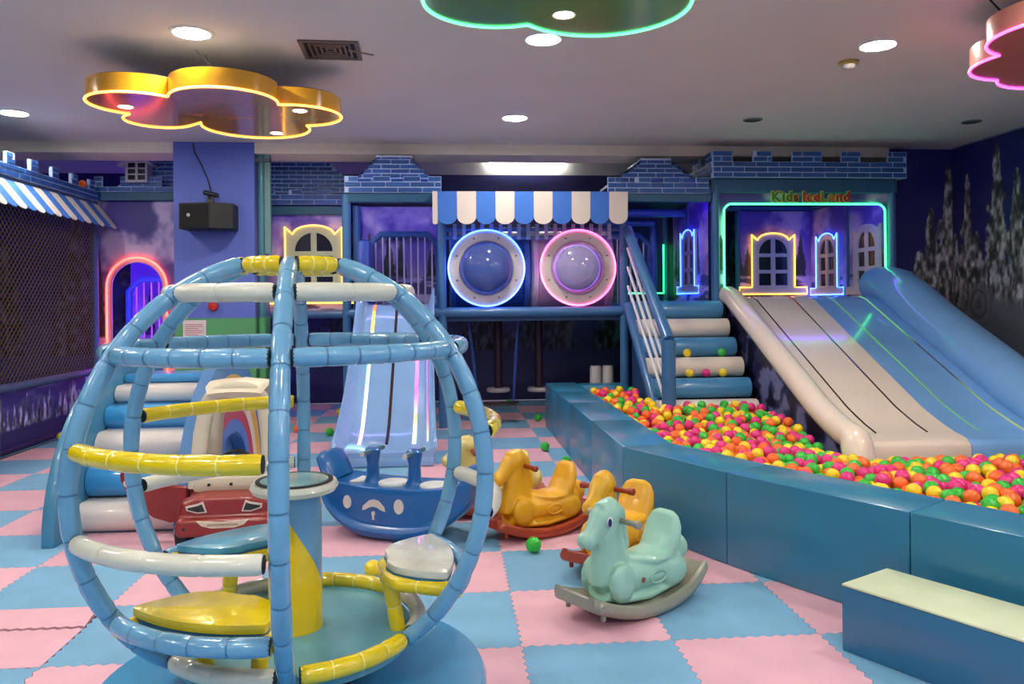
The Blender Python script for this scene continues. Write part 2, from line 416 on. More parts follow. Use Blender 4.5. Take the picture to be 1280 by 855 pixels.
# ------------------------------------------------------------------ ceiling fittings
m_trim = M('lamp_trim_white', (226, 226, 222), rough=.4)
m_diff = glow('downlight_diffuser', (255, 246, 232), DOWNLIGHT_POWER)
m_off = M('lamp_glass_off', (70, 74, 80), rough=.3)
ring_me = MB().lathe([(.115, -.004), (.115, -.012), (.138, -.008), (.14, 0), (.115, 0)], seg=32, cap=False).mesh('trim_ring', m_trim, 40)
disc_me = MB().lathe([(.0001, -.006), (.115, -.006), (.115, -.001), (.0001, -.001)], seg=32).mesh('diffuser', m_diff, 40)
dark_me = MB().lathe([(.0001, -.002), (.075, -.002), (.075, -.0005), (.0001, -.0005)], seg=24).mesh('diffuser', m_off, 40)
ring2_me = MB().lathe([(.075, -.003), (.075, -.010), (.092, -.007), (.094, 0), (.075, 0)], seg=24, cap=False).mesh('trim_ring', M('lamp_trim_grey', (120, 120, 124), rough=.4), 40)
XS = [-3.9, -1.63, .648, 2.97, 5.2]
for y_ in (7.56, 5.29, 3.02, .75, -1.5):
    for x_ in XS:
        if y_ > 5 and x_ > 5: continue
        off = (y_ > 7 and x_ > 2)
        lab = 'round recessed downlight switched off near the castle tower' if off else 'glowing round white recessed ceiling downlight'
        t = thing('downlight', lab, 'downlight', (x_, y_, ZC), 0, 'recessed ceiling downlights' if not off else None)
        link('trim_ring', ring2_me if off else ring_me, t); link('diffuser', dark_me if off else disc_me, t)
t = thing('downlight', 'round recessed downlight switched off over the right wall', 'downlight', (5.2, 7.55, ZC)); link('trim_ring', ring2_me, t); link('diffuser', dark_me, t)

t = thing('air_vent', 'square ceiling air vent with a broken louvre', 'vent', (-.79, 5.6, ZC), .03)
part('frame', MB().plate([(-.2, -.2), (.2, -.2), (.2, .2), (-.2, .2)], [[(-.17, -.17), (.17, -.17), (.17, .17), (-.17, .17)]], (0, 0, -.014), (1, 0, 0), (0, 1, 0), (0, 0, 1), .014), M('vent_frame', (120, 104, 96), rough=.5), t, 0, .003)
part('duct', MB().box(-.17, .17, -.17, .17, -.002, -.0005), M('duct_dark', (34, 28, 28), rough=.8), t, 0)
for k in range(4):
    q = .14 - k * .035
    part('louvre', MB().plate([(-q, -q), (q, -q), (q, q), (-q, q)], [[(-q + .012, -q + .012), (q - .012, -q + .012), (q - .012, q - .012), (-q + .012, q - .012)]], (0, 0, -.012 + .002 * k), (1, 0, 0), (0, 1, 0), (0, 0, 1), .008), M('louvre_metal', (150, 128, 112), rough=.35, metal=.5), t, 0)
part('torn_flap', MB().box(.1, .27, -.15, -.13, -.03, -.024), M('louvre_metal'), t, 0, rot=(0, .1, .25))
t = thing('smoke_detector', 'small brass and white smoke detector on the ceiling', 'detector', (2.96, 5.68, ZC))
part('base', MB().lathe([(.07, 0), (.07, -.02), (.055, -.028)], seg=24), M('detector_brass', (176, 160, 84), rough=.4), t)
part('sensor_dome', MB().lathe([(.05, -.028), (.045, -.045), (.03, -.055), (.0001, -.058)], seg=24), M('detector_white', (190, 184, 176), rough=.4), t)
t = thing('fluorescent_tube', 'lit fluorescent batten high on the back wall', 'light', (.5, YR - .05, 3.2), world=True)
part('batten', MB().box(.56, 1.62, YR - .05, YR, 3.285, 3.32), m_trim, t, 0, .004)
part('tube', MB().tube([(.57, YR - .05, 3.26), (1.61, YR - .05, 3.26)], .022, 12), glow('fluorescent_glow', (255, 250, 225), FLUO_POWER), t)

# hanging neon cloud lamps
def cloud_lamp(label, circles, cen, zb, th, side, under, neon, spots, wires, dark_cable=False):
    t = thing('cloud_lamp', label, 'ceiling lamp', (cen[0], cen[1], zb), world=True)
    out = []
    for k in range(220):
        a = 2 * PI * k / 220; d = Vector((math.cos(a), math.sin(a))); best = 0
        for (x, y, r) in circles:
            q = Vector((x - cen[0], y - cen[1])); bq = d.dot(q); disc = bq * bq - (q.length_squared - r * r)
            if disc > 0: best = max(best, bq + math.sqrt(disc))
        out.append((cen[0] + d.x * best, cen[1] + d.y * best))
    part('side_band', MB().plate(out, (), (0, 0, zb + .004), (1, 0, 0), (0, 1, 0), (0, 0, 1), th), side, t, 50)
    ins = [(cen[0] + (x - cen[0]) * .985, cen[1] + (y - cen[1]) * .985) for x, y in out]
    part('glossy_underside', MB().plate(ins, (), (0, 0, zb - .002), (1, 0, 0), (0, 1, 0), (0, 0, 1), .006), under, t, 0)
    part('bounce_stop_board', MB().plate(ins, (), (0, 0, zb + th + .0045), (1, 0, 0), (0, 1, 0), (0, 0, 1), .006), M('bounce_stop_dark', (58, 52, 46), rough=.9), t, 0)  # unseen dark cover, added to keep coloured bounce off the ceiling
    part('neon_edge', MB().tube([(x, y, zb - .004) for x, y in out], .0085, 8, True), neon, t)
    for (x, y) in spots:
        s = part('spot', MB().lathe([(.045, 0), (.058, -.004), (.06, 0)], (x, y, zb - .002), 20), m_trim, t)
        part('spot_lens', MB().lathe([(.0001, -.004), (.045, -.004), (.045, 0)], (x, y, zb - .002), 20), glow('spot_glow', (255, 214, 160), 14), s)
    for (p, q) in wires:
        part('suspension_wire', MB().tube([p, ((p[0] + q[0]) / 2, (p[1] + q[1]) / 2, (p[2] + q[2]) / 2 - (.03 if dark_cable else 0)), q], .006 if dark_cable else .004, 6), m_blk if dark_cable else M('wire_steel', (180, 180, 180), rough=.3, metal=.8), t)
    return t
cloud_lamp('hanging cloud lamp in yellow with an amber neon edge',
    [(-2.13, 5.76, .34), (-1.52, 5.63, .355), (-1.12, 6.06, .335), (-1.5, 6.47, .41), (-2.18, 6.27, .245), (-1.62, 6.02, .40)], (-1.63, 6.03), 2.75, .12,
    M('cloud_yellow', (226, 164, 28), rough=.2, coat=.5, var=.04), M('cloud_under_amber', (190, 118, 40), rough=.14, coat=.6, var=.18, ns=2), glow('neon_amber', (255, 166, 40), 2.6),
    [(-2.257, 5.842), (-1.059, 5.906), (-1.387, 6.685)], [((-1.62, 6.05, 2.87), (-1.68, 5.75, 3.1)), ((-1.5, 6.0, 2.87), (-1.72, 5.65, 3.1))])
cloud_lamp('hanging cloud lamp with a green neon edge',
    [(.24, 3.72, .345), (.74, 3.75, .42), (.5, 3.3, .5), (.05, 3.3, .35), (1.0, 3.3, .36)], (.5, 3.5), 2.75, .12,
    M('cloud_green', (80, 140, 60), rough=.25, coat=.5), M('cloud_under_green', (104, 150, 60), rough=.2, coat=.6, var=.15, ns=2), glow('neon_green', (70, 255, 140), 2.2),
    [(.578, 3.877)], [((.4, 3.4, 2.87), (.4, 3.4, 3.1)), ((.65, 3.4, 2.87), (.65, 3.4, 3.1))])
cloud_lamp('hanging cloud lamp with a magenta neon edge',
    [(3.32, 4.02, .38), (3.55, 4.5, .38), (3.84, 4.72, .34), (3.75, 4.1, .5), (4.2, 4.3, .42)], (3.75, 4.3), 2.75, .12,
    M('cloud_pink', (236, 150, 130), rough=.25, coat=.4), M('cloud_under_red', (206, 110, 96), rough=.2, coat=.6, var=.15, ns=2), glow('neon_magenta', (255, 60, 215), 3.2),
    [], [((3.25, 4.25, 2.87), (2.96, 4.24, 3.088))], True)
# ------------------------------------------------------------------ the play castle
m_post = M('blue_post_foam', (60, 112, 166), rough=.38, coat=.25, var=.06, ns=4)
m_teal = M('teal_header', (38, 92, 128), rough=.45, var=.06)
m_white = M('white_lacquer', (222, 222, 230), rough=.3, coat=.3, var=.02)
m_mortar = M('brick_joint_pale', (176, 200, 240), rough=.6, var=.05)
m_board = M('board_back', (34, 30, 60), rough=.6)
m_pane = M('dark_pane', (14, 16, 48), rough=.15, var=.1)
m_deck = M('deck_blue', (38, 74, 120), rough=.5)
n_green = glow('neon_frame_green', (40, 255, 120), 3.6)
n_amber = glow('neon_window_amber', (255, 170, 36), 3.6)
n_blue = glow('neon_blue', (50, 90, 255), 4.6)
n_pink = glow('neon_pink', (255, 70, 140), 3.8)
n_red = glow('neon_red', (255, 60, 26), 4.2)
n_violet = glow('fill_violet', (120, 60, 255), 14)
YF = 8.62
def forest(a, b, H, seed=0, sky=(92, 76, 180)):
    t = np.clip(b / H, 0, 1); c = mixc(np.zeros(a.shape + (3,)) + np.array((150, 126, 172.)), sst(.2, .9, t), sky)
    cl = fbm(a * 2.6 + seed, b * 2.4, 5, 50 + seed); c = mixc(c, .75 * sst(.46, .7, cl) * sst(.25, .5, t), (220, 204, 226))
    for k in range(5):
        u0 = (k * .37 + seed * .21) % 1.25 - .1; hh = H * (.55 + .22 * ((k * 7 + seed) % 4) / 3); tt = np.clip(b / hh, 0, 1)
        n = fbm(a * 22, b * 14, 3, 60 + k + seed); m = sst(1.05, .8, np.abs(a - u0) / np.maximum(.16 * (1 - tt) * (.5 + n), 1e-4)) * (b < hh)
        c = c * (1 - m[..., None]) + (np.array((58, 58, 64.)) * (.35 + n[..., None])) * m[..., None]
    g = fbm(a * 3, b * 16, 4, 70 + seed); gm = sst(.02, -.03, b - H * .3)
    c = mixc(c, gm, (176, 160, 200)); c = mixc(c, gm * sst(.48, .6, g), (66, 58, 104))
    return c * 1.18
def post(parent, x, y, z1, z0=0, r=.047):
    return part('post', MB().tube([(x, y, z0), (x, y, z1)], r, 14), m_post, parent)
def rail(parent, p, q, r=.045, name='rail', mat=None):
    return part(name, MB().tube([p, q], r, 12), mat or m_post, parent)
def brick_panel(parent, outline, rows, o=(0, YF, 0), u=(1, 0, 0), n=(0, 1, 0), ang=0, pitch=.058, bw=.26, name='battlement'):
    p = part(name, MB().plate(outline, (), o, u, (0, 0, 1), n, .03), m_mortar, parent, 0)
    nv = Vector(n).normalized() * -.004
    lay_bricks(p, rows, (o[0] + nv.x, o[1] + nv.y, 0), u, ang, pitch, bw)
    return p
def window_outline(w):
    o = [(-.29 * w, -.16 * w), (1.28 * w, -.16 * w), (1.28 * w, 0), (w, 0), (w, 1.19 * w), (.86 * w, 1.06 * w)]
    o += [(.5 * w + .36 * w * math.cos(math.radians(q)), 1.06 * w + .16 * w * math.sin(math.radians(q))) for q in range(0, 181, 15)][1:-1]
    o += [(.14 * w, 1.06 * w), (0, 1.19 * w), (0, 0), (-.29 * w, 0)]
    return o
def castle_window(parent, o, u, n, w, neon=None, frame_mat=None):
    """white cut-out window frame with two columns of three panes; n points to the viewer"""
    o, u, n = Vector(o), Vector(u).normalized(), Vector(n).normalized()
    out = window_outline(w); holes = []
    for c0, c1 in ((.17, .45), (.55, .83)):
        for r0, r1 in ((.04, .31), (.39, .68)): holes.append([(c0 * w, r0 * w), (c1 * w, r0 * w), (c1 * w, r1 * w), (c0 * w, r1 * w)])
    ar = [(.5 * w + .33 * w * math.cos(math.radians(q)), .76 * w + .33 * w * math.sin(math.radians(q))) for q in range(0, 181, 10)]
    R = [p for p in ar if p[0] > .55 * w]; Lf = [p for p in ar if p[0] < .45 * w]
    holes.append([(.55 * w, .76 * w)] + [(.83 * w, .76 * w)] + R[1:] + [(.55 * w, R[-1][1] + .01 * w)])
    holes.append([(.45 * w, .76 * w), (.45 * w, Lf[0][1] + .01 * w)] + Lf[:-1] + [(.17 * w, .76 * w)])
    f = part('window_frame', MB().plate(out, holes, o, u, (0, 0, 1), n, .03), frame_mat or m_white, parent, 0)
    for h in holes: part('pane', MB().plate(h, (), o + n * .004, u, (0, 0, 1), n, .005), m_pane, f, 0)
    if neon:
        part('window_neon', MB().tube([tuple(o + u * a + Vector((0, 0, b)) + n * .036) for a, b in out], .007, 6, True), neon, f)
    return f
def slat_gate(parent, x0, x1, y, z0, z1, nb, neon=None, bar=None):
    """barrier: blue frame with cut upper corners and white bars"""
    c = .14
    part('gate_frame', MB().tube([(x0, y, z0), (x0, y, z1 - c), (x0 + c, y, z1), (x1 - c, y, z1), (x1, y, z1 - c), (x1, y, z0)], .04, 8), m_post, parent)
    for k in range(nb):
        x = x0 + (x1 - x0) * (k + 1) / (nb + 1); zt = z1 - max(0, c - min(x - x0, x1 - x))
        part('gate_bar', MB().tube([(x, y, z0), (x, y, zt)], .011, 8), bar or m_white, parent)
    rail(parent, (x0, y, z0 + .03), (x1, y, z0 + .03), .03, 'gate_sill')

# --- right tower with the big opening
tw = thing('castle_tower', 'wide castle tower with green neon opening and battlement over the big slide', 'play tower', (3.95, YF, 0), world=True)
for x, y in ((2.95, YF), (4.98, YF), (2.95, 10.6), (4.98, 10.6), (3.95, 10.6), (4.98, 9.55), (2.95, 9.55)): post(tw, x, y, 2.62)
part('header', MB().box(2.9, 5.03, YF - .045, YF + .05, 2.53, 2.69), m_teal, tw, 0, .012)
part('deck', MB().box(2.93, 5.0, YF, 10.6, 1.24, 1.30), m_deck, tw, 0, .01)
for yy in (10.6,): rail(tw, (2.95, yy, 2.6), (4.98, yy, 2.6))
part('light_stop_board', MB().box(2.93, 5.0, YF + .06, 10.6, 2.63, 2.66), m_board, tw, 0)  # unseen sheet, added to stop violet light leaking up to the ceiling
rail(tw, (2.95, YF, 2.6), (2.95, 10.6, 2.6)); rail(tw, (4.98, YF, 2.6), (4.98, 10.6, 2.6))
MER = [(2.895, 3.116), (3.346, 3.558), (3.788, 4.128), (4.35, 4.57), (4.884, 5.105)]
out = [(2.895, 2.69), (5.105, 2.69)]
for a, b in reversed(MER): out += [(b, 2.98), (a, 2.98)] if False else [(b, 2.864), (b, 2.98), (a, 2.98), (a, 2.864)]
out2 = []
for p in out:
    if not out2 or (abs(p[0] - out2[-1][0]) + abs(p[1] - out2[-1][1])) > 1e-6: out2.append(p)
rows = [(2.69 + .058 * k, [(2.895, 5.105)]) for k in range(3)] + [(2.864 + .058 * k, MER) for k in range(2)]
brick_panel(tw, out2, rows, (0, YF - .10, 0))
for (xx, sgn) in ((2.895, -1), (5.09, 1)):     # side returns
    mer = [(YF - .07, YF + .15), (YF + .4, YF + .62)]
    o_ = [(YF - .07, 2.69), (YF + 1.2, 2.69), (YF + 1.2, 2.864)] + [p for a, b in reversed(mer) for p in ((b, 2.864), (b, 2.98), (a, 2.98), (a, 2.864))][:-1]
    rr = [(2.69 + .058 * k, [(YF - .07, YF + 1.2)]) for k in range(3)] + [(2.864 + .058 * k, mer) for k in range(2)]
    if sgn < 0: brick_panel(tw, o_, rr, (xx, 0, 0), (0, 1, 0), (1, 0, 0), PI / 2)
    else: part('battlement', MB().plate(o_, (), (xx, 0, 0), (0, 1, 0), (0, 0, 1), (1, 0, 0), .03), m_mortar, tw, 0)
# front board with rounded opening
def rrect(x0, x1, z0, z1, r):
    return [(x0, z0), (x1, z0)] + arc(x1 - r, z1 - r, r, 0, 90, 8) + arc(x0 + r, z1 - r, r, 90, 180, 8)
op = rrect(3.045, 4.9, 1.32, 2.41, .09)
def in_front(a, b, x0=2.98, z0=1.30):
    x, z = a + x0, b + z0; return ~((x > 3.045) & (x < 4.9) & (z < 2.41))
part('front_board', MB().plate([(2.98, 1.30), (4.96, 1.30), (4.96, 2.54), (2.98, 2.54)], [op], (0, YF + .002, 0), (1, 0, 0), (0, 0, 1), (0, 1, 0), .02), m_board, tw, 0)
painted('board_print', (2.98, YF, 1.30), (1, 0, 0), (0, 0, 1), 1.98, 1.24, lambda a, b: forest(a * .6, b, 1.24, 3, (60, 50, 120)), tw, .012, in_front)
part('neon_frame', MB().tube([(3.045, YF - .012, 1.50)] + [(3.045, YF - .012, 2.32)] + [(x, YF - .012, z) for x, z in arc(3.135, 2.32, .09, 180, 90, 8)] + [(x, YF - .012, z) for x, z in arc(4.81, 2.32, .09, 90, 0, 8)] + [(4.9, YF - .012, 1.5)], .011, 8), n_green, tw)
# inner boards with windows
def board(parent, o, u, W, z0, z1, n, seed):
    o, u, n = Vector(o), Vector(u).normalized(), Vector(n).normalized()
    part('panel_board', MB().plate([(0, 0), (W, 0), (W, z1 - z0), (0, z1 - z0)], (), (o.x, o.y, z0), u, (0, 0, 1), -n, .02), m_board, parent, 0)
    painted('board_print', (o.x + n.x * .002, o.y + n.y * .002, z0), u, (0, 0, 1), W, z1 - z0, lambda a, b: forest(a, b, z1 - z0, seed), parent, .014)
board(tw, (3.95, 10.55, 0), (1, 0, 0), 1.0, 1.3, 2.55, (0, -1, 0), 1)
castle_window(tw, (4.10, 10.545, 1.52), (1, 0, 0), (0, -1, 0), .60, n_amber)
board(tw, (4.95, 10.55, 0), (0, -1, 0), .97, 1.3, 2.55, (-1, 0, 0), 2)
castle_window(tw, (4.945, 10.33, 1.50), (0, -1, 0), (-1, 0, 0), .58, glow('neon_window_blue', (60, 110, 255), 4))
board(tw, (4.95, 9.5, 0), (0, -1, 0), .86, 1.3, 2.55, (-1, 0, 0), 4)
castle_window(tw, (4.945, 9.36, 1.50), (0, -1, 0), (-1, 0, 0), .60, None)
board(tw, (2.97, 9.55, 0), (0, 1, 0), 1.0, 1.3, 2.55, (1, 0, 0), 5)
part('hidden_fill_neon', MB().tube([(3.05, 8.74, 2.5), (4.9, 8.74, 2.5)], .012, 8), n_violet, tw)  # unseen tube behind the header, placed to light the interior violet
part('green_sill_neon', MB().tube([(3.1, 10.5, 1.42), (3.5, 10.5, 1.42), (3.5, 10.5, 2.3)], .010, 8), n_green, tw)
# lettering on the header: Kids IceLand
lt_cols = [(60, 150, 40), (60, 150, 40), (90, 140, 40), (140, 60, 40), None, (190, 50, 40), (200, 60, 40), (190, 60, 40), (120, 150, 40), (190, 120, 40), (190, 50, 40), (180, 40, 40)]
sx = 3.57
edge = M('letter_edge', (226, 214, 120), rough=.5, var=0)
for ch, cc in zip('Kids IceLand', lt_cols):
    if ch == ' ': sx += .035; continue
    ims = []
    for off, ex, dy in ((.004, .006, -.012), (.013, .003, 0)):
        cu = bpy.data.curves.new('letter', 'FONT'); cu.body = ch; cu.size = .15; cu.extrude = ex; cu.offset = off; cu.resolution_u = 3
        ob = bpy.data.objects.new('letter', cu); COL.objects.link(ob)
        dg = bpy.context.evaluated_depsgraph_get(); me = bpy.data.meshes.new_from_object(ob.evaluated_get(dg)); bpy.data.objects.remove(ob)
        ims.append((me, dy))
    xs = [v.co.x for v in ims[0][0].vertices]; wd = max(xs) - min(xs)
    le = None
    for (me, dy) in ims:
        me.transform(Matrix.Translation((-min(xs), 0, 0))); me.transform(Matrix.Rotation(PI / 2, 4, 'X')); me.materials.clear()
        me.materials.append(M('letter_%d_%d_%d' % cc, cc, rough=.4, var=0) if dy else edge)
        if dy: le = link('letter', me, tw, (sx, YF - .062 + dy, 2.435))
        else: bk = me
    e = link('letter_edge', bk, le); e.location = (0, .012, 0)
    sx += wd + .018

# --- stair bay
sb = thing('castle_bay', 'castle bay with brick gable roof above the stairs', 'play tower', (2.4, YF, 0), world=True)
post(sb, 1.92, YF, 2.55)
part('header', MB().box(1.9, 2.9, YF - .04, YF + .04, 2.43, 2.52), m_teal, sb, 0, .01)
part('deck', MB().box(1.9, 2.93, YF + .02, 10.6, 1.2, 1.26), m_deck, sb, 0, .01)
def gable(parent, xl, xr, z0, zb, zt, tl, tr, y, base_rows=2, pitch=.058, bw=.26, cap=True):
    up = (xl + .06, xr - .06)
    # stepped parapet in front
    mer = [(xl, xl + .14), (xl + .30, xl + .48), (xl + .62, xl + .80), (xr - .14, xr)]
    o = [(xl, z0), (xr, z0)]
    for a, b in reversed(mer): o += [(b, z0 + base_rows * pitch), (b, z0 + (base_rows + 1) * pitch), (a, z0 + (base_rows + 1) * pitch), (a, z0 + base_rows * pitch)]
    oo = []
    for p in o:
        if not oo or abs(p[0] - oo[-1][0]) + abs(p[1] - oo[-1][1]) > 1e-6: oo.append(p)
    if abs(oo[-1][0] - oo[0][0]) + abs(oo[-1][1] - oo[0][1]) < 1e-6: oo.pop()
    rows = [(z0 + pitch * k, [(xl, xr)]) for k in range(base_rows)] + [(z0 + pitch * base_rows, mer)]
    brick_panel(parent, oo, rows, (0, y - .06, 0), pitch=pitch, bw=bw, name='parapet')
    # sloping hipped roof behind it, leaning back
    rows = []; z = zb; p2 = .05
    while z < zt - .01:
        f = (z + p2 / 2 - zb) / (zt - zb); rows.append((z, [(up[0] + (tl - up[0]) * f, up[1] + (tr - up[1]) * f)])); z += p2
    rp = brick_panel(parent, [(up[0], zb), (up[1], zb), (tr, zt), (tl, zt)], rows, (0, y + .05, 0), pitch=p2, bw=.2, name='roof_face')
    for s_, (p, q) in ((-1, (up[0], tl)), (1, (up[1], tr))):
        part('roof_slope', MB().add([(p, y + .05, zb), (q, y + .05, zt), (q, y + .7, zt), (p, y + .7, zb), (p, y + .05, zb - .03), (q, y + .05, zt - .03), (q, y + .7, zt - .03), (p, y + .7, zb - .03)],
             [(0, 1, 2, 3), (7, 6, 5, 4), (0, 4, 5, 1), (1, 5, 6, 2), (2, 6, 7, 3), (3, 7, 4, 0)]), M('roof_white', (196, 204, 232), rough=.5), parent, 0)
    part('roof_cap', MB().box(tl - .01, tr + .01, y + .03, y + .7, zt - .004, zt + .018), M('roof_white'), parent, 0, .004)
gable(sb, 1.74, 2.86, 2.52, 2.66, 2.90, 2.14, 2.46, YF)
slat_gate(sb, 2.02, 2.62, 10.2, 1.26, 2.2, 6)
rail(sb, (1.92, 9.6, 2.42), (2.95, 9.6, 2.42), .05); rail(sb, (1.92, 9.9, 2.33), (2.6, 9.9, 2.33), .045)
post(sb, 2.66, 10.2, 2.4)
board(sb, (2.93, 10.2, 0), (0, -1, 0), 1.4, 1.3, 2.5, (-1, 0, 0), 6)
castle_window(sb, (2.925, 9.75, 1.52), (0, -1, 0), (-1, 0, 0), .56, n_blue)
part('light_stop_board', MB().box(1.9, 2.9, YF + .06, 10.6, 2.53, 2.56), m_board, sb, 0)  # unseen cover, added to keep the bay's violet glow off the ceiling
part('corner_neon', MB().tube([(2.3, 10.5, 1.45), (2.88, 10.5, 1.45), (2.88, 10.5, 2.1)], .010, 8), n_green, sb)
part('hidden_bay_neon', MB().tube([(2.0, 8.76, 2.475), (2.88, 8.76, 2.475)], .012, 8), n_violet, sb)  # unseen tube tucked behind the header to tint the bay violet

# --- slide tower
st = thing('castle_tower', 'narrow castle tower with brick gable roof above the small slide', 'play tower', (-.58, YF, 0), world=True)
for x, y in ((-1.07, YF), (-.06, YF), (-1.07, 9.6), (-.06, 9.6)): post(st, x, y, 2.5)
part('header', MB().box(-1.1, -.03, YF - .04, YF + .04, 2.42, 2.52), m_teal, st, 0, .01)
part('deck', MB().box(-1.07, -.06, YF + .02, 9.6, 1.2, 1.26), m_deck, st, 0, .01)
rail(st, (-1.07, YF, 1.24), (-.06, YF, 1.24), .05)
gable(st, -1.08, -.06, 2.52, 2.64, 2.915, -.75, -.38, YF)
board(st, (-1.05, 9.66, 0), (1, 0, 0), 1.0, 1.3, 2.5, (0, -1, 0), 7)
part('hidden_fill_neon', MB().tube([(-1.0, 8.72, 2.46), (-.12, 8.72, 2.46)], .012, 8), glow('fill_soft_violet', (150, 130, 255), 22), st)  # unseen fill tube, added to brighten the gate and board
part('light_stop_board', MB().box(-1.05, -.08, YF + .06, 9.62, 2.53, 2.56), m_board, st, 0)  # unseen lid, added to block upward spill from the fill tube
slat_gate(st, -.93, -.10, 9.55, 1.28, 2.16, 9)
part('gate_cushion', MB().box(-1.0, -.86, 9.0, 9.54, 1.28, 2.06), M('gate_blue', (48, 92, 190), rough=.35, coat=.3), st, 40, .05)

# --- cat-eared window tower, further back
ct = thing('castle_tower', 'castle tower with amber lit cat-eared window beside the column', 'play tower', (-1.68, 9.62, 0), world=True)
for x in (-2.16, -1.2): post(ct, x, 9.62, 2.5)
part('header', MB().box(-2.2, -1.16, 9.58, 9.66, 2.40, 2.5), M('header_green_blue', (44, 108, 128), rough=.45), ct, 0, .01)
part('deck', MB().box(-2.2, -1.16, 9.62, 10.6, 1.18, 1.24), m_deck, ct, 0, .01)
rail(ct, (-2.16, 9.62, 1.22), (-1.2, 9.62, 1.22), .05)
rows = [(2.515 + .058 * k, [(-2.18, -1.2)]) for k in range(2)] + [(2.631, [(-2.18, -2.02), (-1.85, -1.7), (-1.52, -1.36)])]
brick_panel(ct, [(-2.18, 2.515), (-1.2, 2.515), (-1.2, 2.631), (-1.36, 2.631), (-1.36, 2.689), (-1.52, 2.689), (-1.52, 2.631), (-1.7, 2.631), (-1.7, 2.689), (-1.85, 2.689), (-1.85, 2.631), (-2.02, 2.631), (-2.02, 2.689), (-2.18, 2.689)], rows, (0, 9.56, 0), name='parapet')
rows = []; z = 2.63
while z < 2.98:
    rows.append((z, [(-2.18, -1.2 if z < 2.84 else -1.2 - (z + .025 - 2.84) * 1.1)])); z += .05
brick_panel(ct, [(-2.18, 2.6), (-1.2, 2.6), (-1.2, 2.84), (-1.4, 3.03), (-2.18, 3.03)], rows, (0, 9.68, 0), pitch=.05, bw=.17, name='roof_face')
board(ct, (-2.1, 9.66, 0), (1, 0, 0), .9, 1.24, 2.42, (0, -1, 0), 8)
part('hidden_fill_neon', MB().tube([(-2.1, 9.64, 2.43), (-1.26, 9.64, 2.43)], .006, 8), glow('fill_soft_green', (150, 255, 190), 3), ct)  # fill tube added under the header to brighten the window front
castle_window(ct, (-1.915, 9.655, 1.46), (1, 0, 0), (0, -1, 0), .67, n_amber, M('window_cream', (222, 226, 176), rough=.4))

# --- arch bay on the far left
ab = thing('castle_bay', 'castle bay with red neon arch doorway and dormer roof', 'play tower', (-3.6, 9.62, 0), world=True)
for x in (-4.08, -3.02): post(ab, x, 9.62, 2.62)
part('header', MB().box(-4.1, -2.95, 9.57, 9.66, 2.56, 2.66), m_teal, ab, 0, .01)
part('deck', MB().box(-4.05, -2.95, 9.66, 10.7, .3, .36), m_deck, ab, 0, .01)
ax0, ax1, az = -3.945, -3.265, 1.56
arch_o = [(ax0, .42), (ax1, .42)] + arc((ax0 + ax1) / 2, az, (ax1 - ax0) / 2, 0, 180, 20)
part('panel_board', MB().plate([(-4.07, .3), (-2.97, .3), (-2.97, 2.58), (-4.07, 2.58)], [arch_o], (0, 9.64, 0), (1, 0, 0), (0, 0, 1), (0, 1, 0), .02), m_board, ab, 0)
def in_arch(a, b):
    x, z = a - 4.07, b + .3; cxx, rr = (ax0 + ax1) / 2, (ax1 - ax0) / 2
    return ~(((np.abs(x - cxx) < rr) & (z < az)) | (np.hypot(x - cxx, z - az) < rr))
painted('board_print', (-4.07, 9.638, .3), (1, 0, 0), (0, 0, 1), 1.1, 2.28, lambda a, b: forest(a, b, 2.28, 9, (50, 40, 120)), ab, .012, in_arch)
rr = (ax1 - ax0) / 2; cxx = (ax0 + ax1) / 2
part('arch_trim', MB().plate([(ax1, .42)] + arc(cxx, az, rr, 0, 180, 24) + [(ax0, .42), (ax0 + .055, .42)] + arc(cxx, az, rr - .055, 180, 0, 24) + [(ax1 - .055, .42)], (), (0, 9.62, 0), (1, 0, 0), (0, 0, 1), (0, 1, 0), .025), M('arch_cream', (210, 190, 186), rough=.5), ab, 0)
part('arch_neon', MB().tube([(ax1, 9.612, .5)] + [(x, 9.612, z) for x, z in arc(cxx, az, rr, 0, 180, 24)] + [(ax0, 9.612, .5)], .013, 8), n_red, ab)
part('violet_neon', MB().tube([(cxx - .355, 9.70, .5), (cxx - .355, 9.70, 1.56)] + [(x, 9.70, z) for x, z in arc(cxx, az, rr + .02, 180, 0, 16)] + [(cxx + .355, 9.70, .5)], .012, 8), glow('neon_arch_violet', (128, 60, 255), 38), ab)
slat_gate(ab, -3.88, -3.26, 10.1, .4, 1.66, 6, bar=M('gate_bar_pink', (226, 160, 190), rough=.35))
board(ab, (-4.05, 10.6, 0), (1, 0, 0), 1.1, .36, 2.55, (0, -1, 0), 10)
mer = [(-4.05, -3.96), (-3.76, -3.3)]
brick_panel(ab, [(-4.05, 2.66), (-2.95, 2.66), (-2.95, 2.718), (-3.3, 2.718), (-3.3, 2.834), (-3.76, 2.834), (-3.76, 2.718), (-3.96, 2.718), (-3.96, 2.834), (-4.05, 2.834)],
            [(2.66, [(-4.05, -2.95)]), (2.718, mer), (2.776, mer)], (0, 9.56, 0), name='parapet')
rows = [(2.72 + .05 * k, [(-3.84 + .066 * k, -2.95)]) for k in range(8)]
brick_panel(ab, [(-3.9, 2.7), (-2.95, 2.7), (-2.95, 3.12), (-3.36, 3.12)], rows, (0, 9.7, 0), pitch=.05, bw=.2, name='roof_face')
